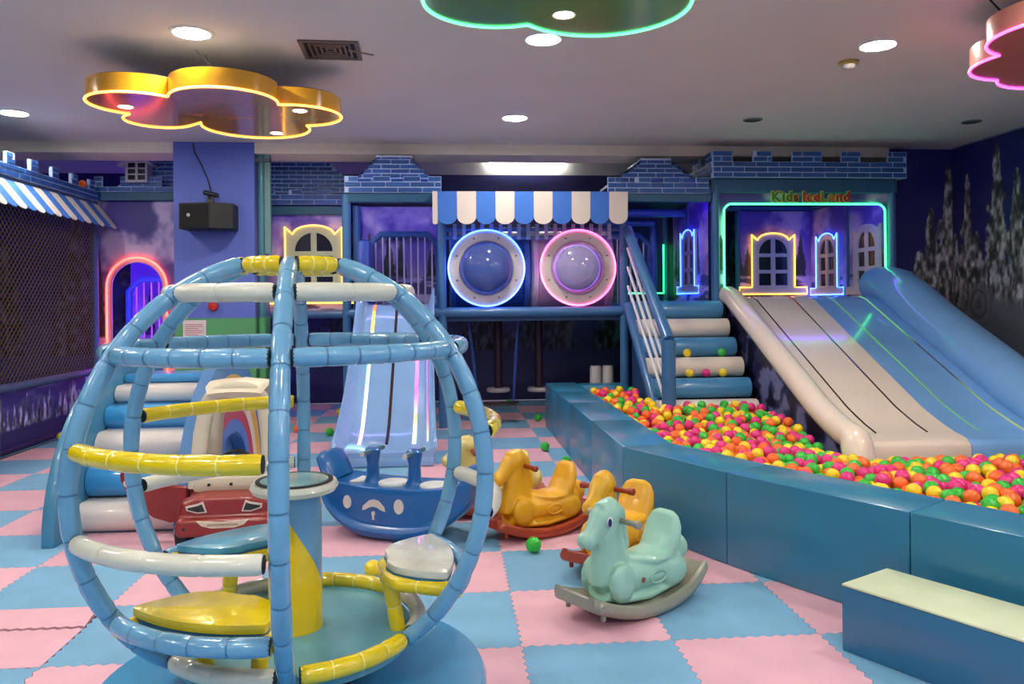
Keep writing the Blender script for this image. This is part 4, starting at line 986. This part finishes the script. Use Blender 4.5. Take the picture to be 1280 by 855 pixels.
# ------------------------------------------------------------------ spinning globe carousel
CZ, CR = .85, .635
POLE_PHASE = -2.39
m_cb = M('pad_blue', (112, 168, 206), rough=.22, coat=.6, var=.07, ns=7, bump=.35, bs=16)
m_cy = M('pad_yellow', (236, 206, 20), rough=.22, coat=.6, var=.06, ns=7, bump=.4, bs=16)
m_cw = M('pad_white', (222, 220, 204), rough=.28, coat=.5, var=.05, ns=7, bump=.4, bs=16)
m_seam = M('pad_seam', (70, 122, 160), rough=.5); m_seamy = M('pad_seam_yellow', (250, 232, 120), rough=.5); m_dark = M('pad_end_dark', (24, 34, 40), rough=.6)
gl = thing('globe_carousel', 'globe shaped spinning carousel of padded blue, yellow and white bars', 'carousel', (-.483, 2.547, 0), -PSI)
TR = .0255
def padded(name, pts, mat, parent, seams, r=TR, seam_mat=None, closed=False, end=False):
    """padded bar: foam sleeve pinched at each seam"""
    P = [Vector(p) for p in pts]; n = len(P); L = [0]
    for i in range(1, n): L.append(L[-1] + (P[i] - P[i - 1]).length)
    tot = L[-1]; N = max(24, int(tot / .009)); out = []; rs = []
    for k in range(N + 1):
        s_ = tot * k / N; i = 0
        while i < n - 2 and L[i + 1] < s_: i += 1
        f = (s_ - L[i]) / max(1e-9, L[i + 1] - L[i]); out.append(tuple(P[i].lerp(P[i + 1], f)))
        ph = (s_ / tot * seams) % 1; d = min(ph, 1 - ph) * tot / seams
        rs.append(r * (1 - .11 * math.exp(-(d / .005) ** 2)) * (1 + .015 * math.sin(37 * s_ + 5)))
    o = part(name, MB().tube(out, rs, 14), mat, parent, 60)
    for q in range(1, seams):
        k = round(N * q / seams); a = Vector(out[max(0, k - 1)]); b = Vector(out[min(N, k + 1)]); c = Vector(out[k]); t_ = (b - a).normalized()
        part('seam', MB().tube([tuple(c - t_ * .0024), tuple(c + t_ * .0024)], r * .945, 14), seam_mat or m_seam, o)
    return o
def az(a, r, z): return (r * math.sin(math.radians(a)), -r * math.cos(math.radians(a)), z)
def rad(z): return math.sqrt(max(0, CR * CR - (z - CZ) ** 2))
AZ = [12 + 60 * k for k in range(6)]
ZT, ZBOT = 1.462, .345
t0, t1 = math.asin((ZT - CZ) / CR), math.asin((ZBOT - CZ) / CR)
for a in AZ:
    pts = [az(a, CR * math.cos(t0 + (t1 - t0) * k / 26), CZ + CR * math.sin(t0 + (t1 - t0) * k / 26)) for k in range(27)]
    padded('meridian_bar', pts, m_cb, gl, 12)
def ring_bar(z, r, a0, a1, mat, seams, seam_mat=None, trim=3.4, r_=TR):
    pts = [az(a0 + trim + (a1 - a0 - 2 * trim) * k / 14, r, z) for k in range(15)]
    o = padded('ring_bar', pts, mat, gl, seams, r_, seam_mat)
    # dark foam shows at the sleeve ends
    for i, j in ((0, 1), (14, 13)):
        p, q = Vector(pts[i]), Vector(pts[j]); d = (p - q).normalized(); part('sleeve_end', MB().tube([tuple(p - d * .004), tuple(p + d * .003)], r_ * .885, 12), m_dark, o)
    return o
for k in range(6):
    a0, a1 = AZ[k], AZ[k] + 60
    ring_bar(1.462, rad(1.462) - .012, a0, a1, m_cy, 3, m_seamy, 9)
    ring_bar(1.377, rad(1.377), a0, a1, m_cw, 2, m_cw, 4.6)
    ring_bar(1.210, rad(1.210), a0, a1, m_cb, 6, None, 3.2)
    ring_bar(.350, rad(.350) - .01, a0, a1, (m_cy, m_cw)[k % 2], 4, (m_seamy, m_cw)[k % 2], 5)
    if k % 2 == 1:    # closed sectors: k = 1, 3, 5 carry a seat
        ring_bar(.966, rad(.966), a0, a1, m_cy, 6, m_seamy)
        ring_bar(.730, rad(.730), a0, a1, m_cw, 4, m_cw)
        ring_bar(.495, rad(.495), a0, a1, m_cb, 5)
SEATC = {1: (m_cw, 'white'), 3: (M('seat_teal', (80, 160, 190), rough=.3, coat=.5), 'teal'), 5: (m_cy, 'yellow')}
for k in (1, 3, 5):
    a0, a1 = AZ[k], AZ[k] + 60
    o = [az(a, .495, 0)[:2] for a in np.linspace(a0 + 4, a1 - 4, 14)] + [az(a1 - 6, .34, 0)[:2]] + [az(a, .285, 0)[:2] for a in np.linspace(a1 - 18, a0 + 18, 8)] + [az(a0 + 6, .34, 0)[:2]]
    for _ in range(2): o = [p for i in range(len(o)) for p in ((o[i][0] * .75 + o[(i + 1) % len(o)][0] * .25, o[i][1] * .75 + o[(i + 1) % len(o)][1] * .25), (o[i][0] * .25 + o[(i + 1) % len(o)][0] * .75, o[i][1] * .25 + o[(i + 1) % len(o)][1] * .75))]
    se = part('seat', MB().plate(o, (), (0, 0, .515), (1, 0, 0), (0, 1, 0), (0, 0, 1), .022), SEATC[k][0], gl, 30, .006, label=SEATC[k][1] + ' vinyl seat pad')
    part('seat_board', MB().plate([(x * .99, y * .99) for x, y in o], (), (0, 0, .497), (1, 0, 0), (0, 1, 0), (0, 0, 1), .018), M('seat_board_blue', (52, 104, 134), rough=.4), gl, 0)
    # inner seat frame of padded tube
    fr = [az(a0 + 5, .54, .487), az(a0 + 7, .34, .487)] + [az(a, .285, .487) for a in np.linspace(a0 + 18, a1 - 18, 6)] + [az(a1 - 7, .34, .487), az(a1 - 5, .54, .487)]
    padded('seat_frame', fr, m_cy, gl, 5, .023, m_seamy)
    for a in (a0 + 14, a1 - 14):
        padded('seat_leg', [az(a, .30, .48), az(a, .325, .33)], m_cy, gl, 2, .024, m_seamy)
# turntable, fixed base, centre pole and steering table
part('turntable', MB().lathe([(.0001, .335), (.355, .335), (.362, .328), (.362, .295), (.3, .29), (.0001, .29)], seg=56), M('turntable_teal', (86, 156, 172), rough=.35, coat=.25, var=.09, ns=5), gl, 40)
part('base_disc', MB().lathe([(.59, 0), (.595, .02), (.595, .165), (.585, .185), (.0001, .19)], seg=64), M('base_disc_blue', (58, 146, 196), rough=.22, coat=.5, var=.06, ns=4), gl, 40)
part('bearing', MB().lathe([(.2, .19), (.2, .29)], seg=32, cap=False), m_dark, gl)
cp = MB(); N_ = 48; H0, H1 = .335, .765; r = .082; tw_ = -7.3
for i in range(16):
    for k in range(N_):
        z0_, z1_ = H0 + (H1 - H0) * i / 16, H0 + (H1 - H0) * (i + 1) / 16
        q = [(2 * PI * kk / N_ + tw_ * (z_ - H0) + POLE_PHASE, z_) for kk, z_ in ((k, z0_), (k + 1, z0_), (k + 1, z1_), (k, z1_))]
        cp.add([(r * math.cos(a), r * math.sin(a), z_) for a, z_ in q], [(0, 1, 2, 3)], 0 if k < 26 else (1 if k < 40 else 2))
me = cp.mesh('centre_pole', [M('pole_yellow', (236, 200, 12), rough=.3, coat=.4), M('pole_blue', (104, 156, 196), rough=.3, coat=.4), M('pole_white', (214, 216, 210), rough=.3, coat=.4)], 0)
bm = bmesh.new(); bm.from_mesh(me); bmesh.ops.remove_doubles(bm, verts=bm.verts, dist=1e-4); bmesh.ops.recalc_face_normals(bm, faces=bm.faces); bm.to_mesh(me); bm.free()
me.polygons.foreach_set('use_smooth', [True] * len(me.polygons)); link('centre_pole', me, gl)
tb = part('steering_table', MB().lathe([(.03, .745), (.125, .76), (.135, .775), (.128, .79), (.0001, .792)], seg=40), m_cw, gl, 40)
part('table_edge_band', MB().lathe([(.105, .792), (.105, .796), (.118, .796), (.118, .792)], seg=40, cap=False), m_dark, tb)
part('table_inlay', MB().lathe([(.0001, .7965), (.104, .7955), (.104, .792)], seg=40), M('inlay_teal', (130, 176, 176), rough=.25, coat=.5, var=.15, ns=8), tb, 40)
# ------------------------------------------------------------------ rocking horses
def rocker_mesh():
    vs = []; fs = []; n = 19; half = .365
    for i in range(n):
        x = -half + 2 * half * i / (n - 1); wd = .162 * (1 - .28 * (abs(x) / half) ** 3); zb = x * x / (2 * .74)
        P = [(-wd + .02, 0), (-wd, .012), (-wd - .006, .034), (-wd + .004, .056), (-wd + .026, .058), (-wd + .036, .046), (wd - .036, .046), (wd - .026, .058), (wd - .004, .056), (wd + .006, .034), (wd, .012), (wd - .02, 0)]
        vs += [(x, y, zb + z) for y, z in P]
    m = 12
    for i in range(n - 1):
        for k in range(m): fs.append((i * m + k, i * m + (k + 1) % m, (i + 1) * m + (k + 1) % m, (i + 1) * m + k))
    fs.append(tuple(range(m))); fs.append(tuple((n - 1) * m + k for k in range(m - 1, -1, -1)))
    return MB().add(vs, fs)
def horse(label, loc, rz, body_c, rock_c, handle_c, eye=True, sticker=None):
    t = thing('rocking_horse', label, 'rocking toy', loc, rz, 'plastic rocking horses on the mats')
    mb = MB()
    mb.limb([(-.275, 0, .17), (-.2, 0, .16), (-.05, 0, .15), (.1, 0, .155), (.18, 0, .165), (.235, 0, .17)], [(.045, .05), (.098, .075), (.102, .07), (.102, .08), (.085, .085), (.045, .05)])
    mb.limb([(-.26, 0, .115), (-.18, 0, .085), (0, 0, .068), (.14, 0, .08), (.22, 0, .10)], [(.06, .03), (.10, .03), (.105, .03), (.10, .03), (.065, .03)])
    mb.limb([(.145, 0, .16), (.16, 0, .25), (.165, 0, .33), (.165, 0, .40)], [(.082, .12), (.066, .092), (.056, .072), (.052, .064)])
    mb.limb([(.115, 0, .44), (.16, 0, .438), (.205, 0, .412), (.245, 0, .368), (.29, 0, .335)], [(.046, .05), (.06, .064), (.053, .057), (.043, .043), (.034, .034)])
    mb.limb([(.215, 0, .465), (.15, 0, .478), (.10, 0, .43), (.085, 0, .34), (.07, 0, .27)], [(.034, .022), (.04, .026), (.036, .03), (.03, .03), (.03, .03)])
    mb.limb([(-.15, 0, .2), (-.19, 0, .28), (-.205, 0, .33), (-.215, 0, .37), (-.22, 0, .388)], [(.102, .055), (.105, .042), (.098, .036), (.075, .03), (.04, .018)])
    mb.limb([(-.17, 0, .212), (-.04, 0, .205), (.08, 0, .225)], [(.10, .034), (.098, .03), (.06, .03)])
    mb.ball((-.285, 0, .205), (.05, .06, .062))
    for s_ in (-1, 1):
        mb.ball((.165, s_ * .085, .155), (.072, .034, .085)); mb.ball((-.165, s_ * .088, .14), (.085, .03, .068)); mb.ball((.288, s_ * .018, .338), (.034, .026, .036))
    remeshed(mb, 'body', body_c, t, .0065, 5)
    part('rocker', rocker_mesh(), rock_c, t, 50)
    part('foot_bar', MB().tube([(.335, -.14, .102), (.335, -.125, .102), (.335, .125, .102), (.335, .14, .102)], [.014, .026, .026, .014], 12), rock_c, t)
    for x, s_ in ((.30, -1), (.30, 1), (.12, -1), (.12, 1)):
        part('stopper_peg', MB().tube([(x, s_ * .105, x * x / 1.48 + .012), (x, s_ * .105, max(.004, x * x / 1.48 - .022))], .011, 10), rock_c, t)
    h = part('handle', MB().tube([(.125, -.155, .405), (.125, -.15, .405), (.125, -.125, .405), (.125, -.118, .405), (.125, .118, .405), (.125, .125, .405), (.125, .15, .405), (.125, .155, .405)], [.010, .0175, .0175, .0125, .0125, .0175, .0175, .010], 12), handle_c, t)
    if eye:
        for s_ in (-1, 1):
            e = part('eye', MB().ball((.205, s_ * .0545, .415), (.017, .006, .023)), M('eye_white', (226, 234, 232), rough=.3), t)
            part('iris', MB().ball((.208, s_ * .0585, .413), (.0115, .005, .018)), M('eye_navy', (26, 50, 96), rough=.15), e)
    for s_ in (-1, 1):
        q = [(-.045 + .042 * math.cos(a) * (1 + .25 * abs(math.cos(a))), s_ * .102, .145 + .026 * math.sin(a)) for a in np.linspace(0, 2 * PI, 25)[:-1]]
        part('side_relief', MB().tube(q, .005, 6, True), body_c, t)
        if sticker:
            part('sticker', MB().lathe([(.0001, -.003), (.011, -.003), (.012, 0)], (.052, s_ * .104, .15), 14, 'Y'), sticker, t, label='round red sticker')
    return t
def plast(n, c): return M(n, c, rough=.33, coat=.15, var=.04, ns=9)
red_r = plast('rocker_red', (168, 66, 40)); 
horse('mint green rocking horse on a grey rocker', (.81, 3.48, 0), PI + .60, plast('horse_mint', (158, 208, 190)), plast('rocker_grey', (150, 150, 134)), plast('handle_grey', (156, 152, 138)), True, M('sticker_red', (150, 80, 70)))
horse('mustard yellow rocking horse standing clear beside the bright green ball', (.52, 4.66, 0), PI + .52, plast('horse_yellow', (232, 172, 26)), red_r, plast('handle_red', (156, 52, 34)), False)
horse('yellow rocking horse half hidden behind the mint horse', (.87, 4.06, 0), PI + .86, plast('horse_yellow', (232, 172, 26)), red_r, plast('handle_red', (156, 52, 34)), False)
horse('cream yellow rocking horse behind the blue boat', (.27, 5.12, 0), PI + .12, plast('horse_cream', (226, 208, 128)), red_r, plast('handle_red', (156, 52, 34)), False, M('sticker_dark', (70, 30, 20)))

# ------------------------------------------------------------------ boat rocker
bt = thing('boat_rocker', 'blue plastic rocking boat with two T handles and white seats', 'rocking toy', (-.285, 4.72, 0), -.40)
m_bo = M('boat_blue', (24, 96, 164), rough=.28, coat=.3, var=.04)
vs = []; fs = []; n = 25; half = .47
hp = [(0, 0), (.6, .0), (1.0, .03), (1.17, .11), (1.19, .19), (1.08, .26), (.94, .31), (.94, .6), (.98, .92), (.95, .985), (.86, 1.0), (.80, .97), (0, .97)]
def boat_s(x):
    q = abs(x) / half; return .185 * (1 - .45 * q ** 4), .21 * q ** 2.6, .295 + .05 * q ** 3
for i in range(n):
    x = -half + 2 * half * i / (n - 1); wd, zk, zd = boat_s(x)
    full = [(a, b) for a, b in hp] + [(-a, b) for a, b in reversed(hp[1:-1])]
    for a, b in full: vs.append((x, a * wd, zk + (zd - zk) * b))
m = len(hp) * 2 - 2
for i in range(n - 1):
    for k in range(m): fs.append((i * m + k, i * m + (k + 1) % m, (i + 1) * m + (k + 1) % m, (i + 1) * m + k))
fs.append(tuple(range(m))); fs.append(tuple((n - 1) * m + k for k in range(m - 1, -1, -1)))
part('hull', MB().add(vs, fs), m_bo, bt, 50, label='blue hull with rolled lower edge')
part('stern_back', MB().limb([(-.40, 0, .30), (-.44, 0, .38), (-.47, 0, .44), (-.475, 0, .465)], [(.15, .05), (.155, .042), (.145, .036), (.09, .02)], seg=20), m_bo, bt)
part('bow', MB().limb([(.36, 0, .27), (.42, 0, .33), (.475, 0, .39), (.50, 0, .41)], [(.13, .06), (.115, .055), (.09, .045), (.05, .02)], seg=20), m_bo, bt)
for x in (-.18, .09):
    c = part('handle_post', MB().limb([(x, 0, .27), (x, 0, .32), (x, 0, .40), (x, 0, .455), (x, 0, .48), (x, 0, .497)], [(.06, .065), (.036, .04), (.032, .036), (.04, .046), (.042, .048), (.02, .028)], (0, 1, 0)), m_bo, bt)
    part('grip_bar', MB().tube([(x, -.125, .472), (x, .125, .472)], .0145, 12), M('grip_grey_blue', (70, 110, 130), rough=.4), c)
    for s_ in (-1, 1): part('grip_end', MB().tube([(x, s_ * .125, .472), (x, s_ * .132, .472)], .015, 12), M('grip_end_pale', (190, 190, 180), rough=.5), c)
for x in (-.31, -.045, .22):
    part('seat_pad', MB().lathe([(.0001, .3), (.085, .3), (.09, .294), (.09, .28)], (x, 0, 0), 24), M('boat_seat_white', (216, 220, 214), rough=.4), bt)
m_dec = M('decal_cream', (214, 206, 196), rough=.5)
def decal(pts, nm='decal'):
    for s_ in (-1, 1):
        xm = sum(p[0] for p in pts) / len(pts); wd, zk, zd = boat_s(xm)
        part(nm, MB().plate(pts, (), (0, s_ * (wd * .95 - .004), 0), (1, 0, 0), (0, 0, 1), (0, s_, 0), .010), m_dec, bt, 0)
ov = lambda cx, cz, a, b: [(cx + a * math.cos(q), cz + b * math.sin(q)) for q in np.linspace(0, 2 * PI, 21)[:-1]]
decal(ov(-.255, .205, .026, .038)); decal(ov(.075, .20, .03, .042))
decal([(-.155, .165), (-.15, .19), (-.11, .225), (-.08, .232), (-.05, .225), (-.015, .19), (-.01, .165), (-.035, .172), (-.06, .186), (-.085, .19), (-.11, .184), (-.135, .17)])
decal(ov(-.085, .15, .011, .014)); decal([(-.092, .115), (-.078, .115), (-.08, .145), (-.09, .145)])

# ------------------------------------------------------------------ ride-on car
ca = thing('toy_car', 'red ride-on toy car with cream roof and its door open', 'toy car', (-1.235, 4.78, 0), -PI / 2 + .06)
m_red = plast('car_red', (142, 42, 38)); m_crm = M('car_cream', (214, 204, 180), rough=.4, var=.04); m_tyre = M('tyre_black', (26, 26, 28), rough=.6)
mb = MB()
mb.plate([(-.245, .115), (.245, .115), (.25, .2), (.225, .275), (.15, .30), (-.15, .30), (-.225, .275), (-.25, .2)], (), (-.02, 0, 0), (0, 1, 0), (0, 0, 1), (1, 0, 0), .37)
mb.plate([(-.235, .10), (.235, .10), (.255, .15), (.235, .195), (-.235, .195), (-.255, .15)], (), (.3, 0, 0), (0, 1, 0), (0, 0, 1), (1, 0, 0), .095)
mb.box(-.36, .05, -.255, -.215, .10, .34); mb.box(-.36, .05, .215, .255, .10, .34); mb.box(-.36, .1, -.25, .25, .10, .13); mb.box(-.38, -.26, -.25, .25, .10, .40)
for s_ in (-1, 1):
    mb.ball((.24, s_ * .2, .19), (.12, .07, .10)); mb.ball((-.24, s_ * .2, .2), (.13, .07, .13))
remeshed(mb, 'body', m_red, ca, .011, 6)
def arch_bar(x, xt, z0, zt, w0, nm, r=(.03, .045)):
    pts = [(x, -w0, z0), (x + (xt - x) * .6, -w0 + .02, z0 + (zt - z0) * .55)] + [(xt, -(w0 - .04) * math.cos(q), zt - .13 + .13 * math.sin(q)) for q in np.linspace(.25, PI - .25, 9)] + [(x + (xt - x) * .6, w0 - .02, z0 + (zt - z0) * .55), (x, w0, z0)]
    part(nm, MB().limb(pts, [r] * len(pts), (1, 0, 0), 14), m_crm, ca)
arch_bar(.10, .02, .30, .86, .205, 'roof_pillar_arch'); arch_bar(-.33, -.30, .36, .85, .205, 'roof_pillar_arch')
part('roof', MB().limb([(.07, 0, .825), (.0, 0, .865), (-.14, 0, .88), (-.28, 0, .865), (-.36, 0, .82)], [(.15, .02), (.175, .022), (.185, .024), (.175, .022), (.15, .02)], (0, 1, 0), 20), m_crm, ca)
da = part('dashboard', MB().box(.02, .17, -.215, .215, .285, .375), m_crm, ca, 40, .03)
for y in (-.12, 0, .12): part('rivet', MB().lathe([(.0001, .012), (.008, .008), (.009, 0)], (.171, y, .335), 8, 'X'), m_tyre, da)
part('seat', MB().box(-.3, -.08, -.19, .19, .13, .24), M('car_seat_dark', (60, 30, 30), rough=.6), ca, 40, .03)
sw_ = part('steering_wheel', MB().tube([(-.0 + .02 * math.sin(q), .09 * math.cos(q), .41 + .085 * math.sin(q)) for q in np.linspace(0, 2 * PI, 25)[:-1]], .012, 8, True), m_tyre, ca)
for s_ in (-1, 1):
    hl = part('headlight', MB().plate([(s_ * .09, .225), (s_ * .11, .285), (s_ * .135, .275), (s_ * .20, .262), (s_ * .195, .24), (s_ * .14, .222)], (), (.338, 0, 0), (0, 1, 0), (0, 0, 1), (1, 0, 0), .018), M('headlight_rim', (226, 214, 200), rough=.4), ca, 0)
    pp = [(s_ * .10, .232), (s_ * .115, .272), (s_ * .135, .264), (s_ * .19, .253), (s_ * .186, .244), (s_ * .138, .23)]
    part('lens', MB().plate(pp, (), (.3565, 0, 0), (0, 1, 0), (0, 0, 1), (1, 0, 0), .003), M('lens_dark', (44, 44, 38), rough=.2), hl, 0)
    part('fog_lamp', MB().lathe([(.0001, .01), (.018, .008), (.022, 0)], (.386, s_ * .2, .15), 14, 'X'), M('lens_dark'), ca)
gr_ = part('grille', MB().plate([(-.135, .19), (-.11, .165), (-.06, .15), (.06, .15), (.11, .165), (.135, .19), (.0, .182)], (), (.386, 0, 0), (0, 1, 0), (0, 0, 1), (1, 0, 0), .012), m_crm, ca, 0)
part('grille_slot', MB().box(.3985, .4005, -.08, .08, .163, .173), M('slot_tan', (170, 150, 120)), gr_, 0)
for x in (.23, -.24):
    for s_ in (-1, 1):
        wl = part('wheel', MB().lathe([(.04, -.035), (.078, -.035), (.088, -.025), (.088, .025), (.078, .035), (.04, .035)], (x, s_ * .235, .088), 26, 'Y'), m_tyre, ca)
        part('hub_cap', MB().lathe([(.0001, -.012), (.04, -.01), (.045, 0)] if s_ < 0 else [(.045, 0), (.04, .01), (.0001, .012)], (x, s_ * .272, .088), 20, 'Y'), m_crm, wl)
dr = part('door', MB().plate([(0, .12), (.10, .105), (.20, .13), (.29, .19), (.36, .27), (.40, .34), (.405, .385), (.36, .385), (.2, .33), (.0, .31)], (), (.10, -.26, 0), (-.25, -.968, 0), (0, 0, 1), (-.968, .25, 0), .035), m_red, ca, 40, .01, label='red side door swung open')
for nrm in (1,):
    part('door_oval', MB().lathe([(.0001, .0), (.001, .0), (.035, .004), (.04, 0)], (0, 0, 0), 20, 'X').xf(Matrix.Translation((.10 - .25 * .34 + .003, -.26 - .968 * .34, .325)) @ Matrix.Rotation(math.atan2(-.25, .968), 4, 'Z') @ Matrix.Diagonal((1, 1, .6, 1))), m_crm, dr)
for s_ in (1,):
    mi_ = part('mirror', MB().ball((.06, s_ * .285, .335), (.03, .055, .045)), m_crm, ca)
    part('mirror_glass', MB().ball((.086, s_ * .295, .34), (.008, .03, .025)), M('mirror_blue', (50, 70, 110), rough=.1), mi_)

# ------------------------------------------------------------------ foam stairs with rainbow side
rs_ = thing('step_slide', 'toddler step slide with blue and white rolls and rainbow side panel', 'slide', (-1.85, 5.75, 0), world=True)
EY, EA, EH = 5.76, 1.14, .985
def half_ell(f, y0=EY, n=30): return [(y0 + EA * f * math.cos(q), EH * f * math.sin(q)) for q in np.linspace(0, PI, n)]
m_sp = M('side_panel_blue', (78, 132, 190), rough=.35, coat=.2, var=.05, ns=3)
hole = [(EY + .40 * EA * math.cos(q), max(.015, EH * .44 * math.sin(q))) for q in np.linspace(0, PI, 20)]
part('side_panel', MB().plate(half_ell(1), (), (-2.26, 0, 0), (0, 1, 0), (0, 0, 1), (1, 0, 0), .07), M('side_panel_teal', (66, 132, 168), rough=.35, coat=.2), rs_, 40, .012)
EA = .98
rp = part('side_panel', MB().plate(half_ell(1), [hole], (-1.60, 0, 0), (0, 1, 0), (0, 0, 1), (1, 0, 0), .075), m_sp, rs_, 40)
for f0, f1, c, nm in ((.74, .86, (226, 176, 60), 'yellow'), (.64, .74, (222, 212, 190), 'cream'), (.54, .64, (186, 50, 66), 'red'), (.45, .54, (70, 120, 200), 'blue')):
    a_ = [(EY + EA * f1 * math.cos(q), EH * f1 * math.sin(q) + .005) for q in np.linspace(0, PI, 30)]; b_ = [(EY + EA * f0 * math.cos(q), EH * f0 * math.sin(q) + .005) for q in np.linspace(PI, 0, 30)]
    part('rainbow_band', MB().plate(a_ + b_, (), (-1.525, 0, 0), (0, 1, 0), (0, 0, 1), (1, 0, 0), .006 + .002 * (f0 < .6)), M('band_' + nm, c, rough=.4, var=.03), rp, 0)
ST = [(4.86, .175), (4.99, .375), (5.12, .555), (5.27, .70), (5.43, .815), (5.60, .875)]
m_w = M('roll_white', (226, 218, 212), rough=.32, coat=.3, var=.04); m_b = M('roll_sky', (58, 150, 214), rough=.3, coat=.35, var=.04)
pz0 = 0
for k, (y, zt) in enumerate(ST):
    h_ = zt - pz0; r = h_ / 2
    o = [(y + .3, pz0), (y + .3, zt)] + [(y + min(r, .1) * (1 - math.sin(q) * 1.0) - .0, zt - r + r * math.cos(q)) for q in np.linspace(0, PI, 10)]
    part('step_roll', MB().plate(o, (), (-2.185, 0, 0), (0, 1, 0), (0, 0, 1), (1, 0, 0), .58), m_w if k % 2 == 0 else m_b, rs_, 50, .008); pz0 = zt
part('core', MB().plate([(5.15, 0), (5.15, .36), (5.4, .68), (5.86, .84), (6.1, .8), (6.8, .04), (6.8, 0)], (), (-2.18, 0, 0), (0, 1, 0), (0, 0, 1), (1, 0, 0), .575), m_sp, rs_, 0)

for o in bpy.data.objects:
    if '_w' in o: del o['_w']
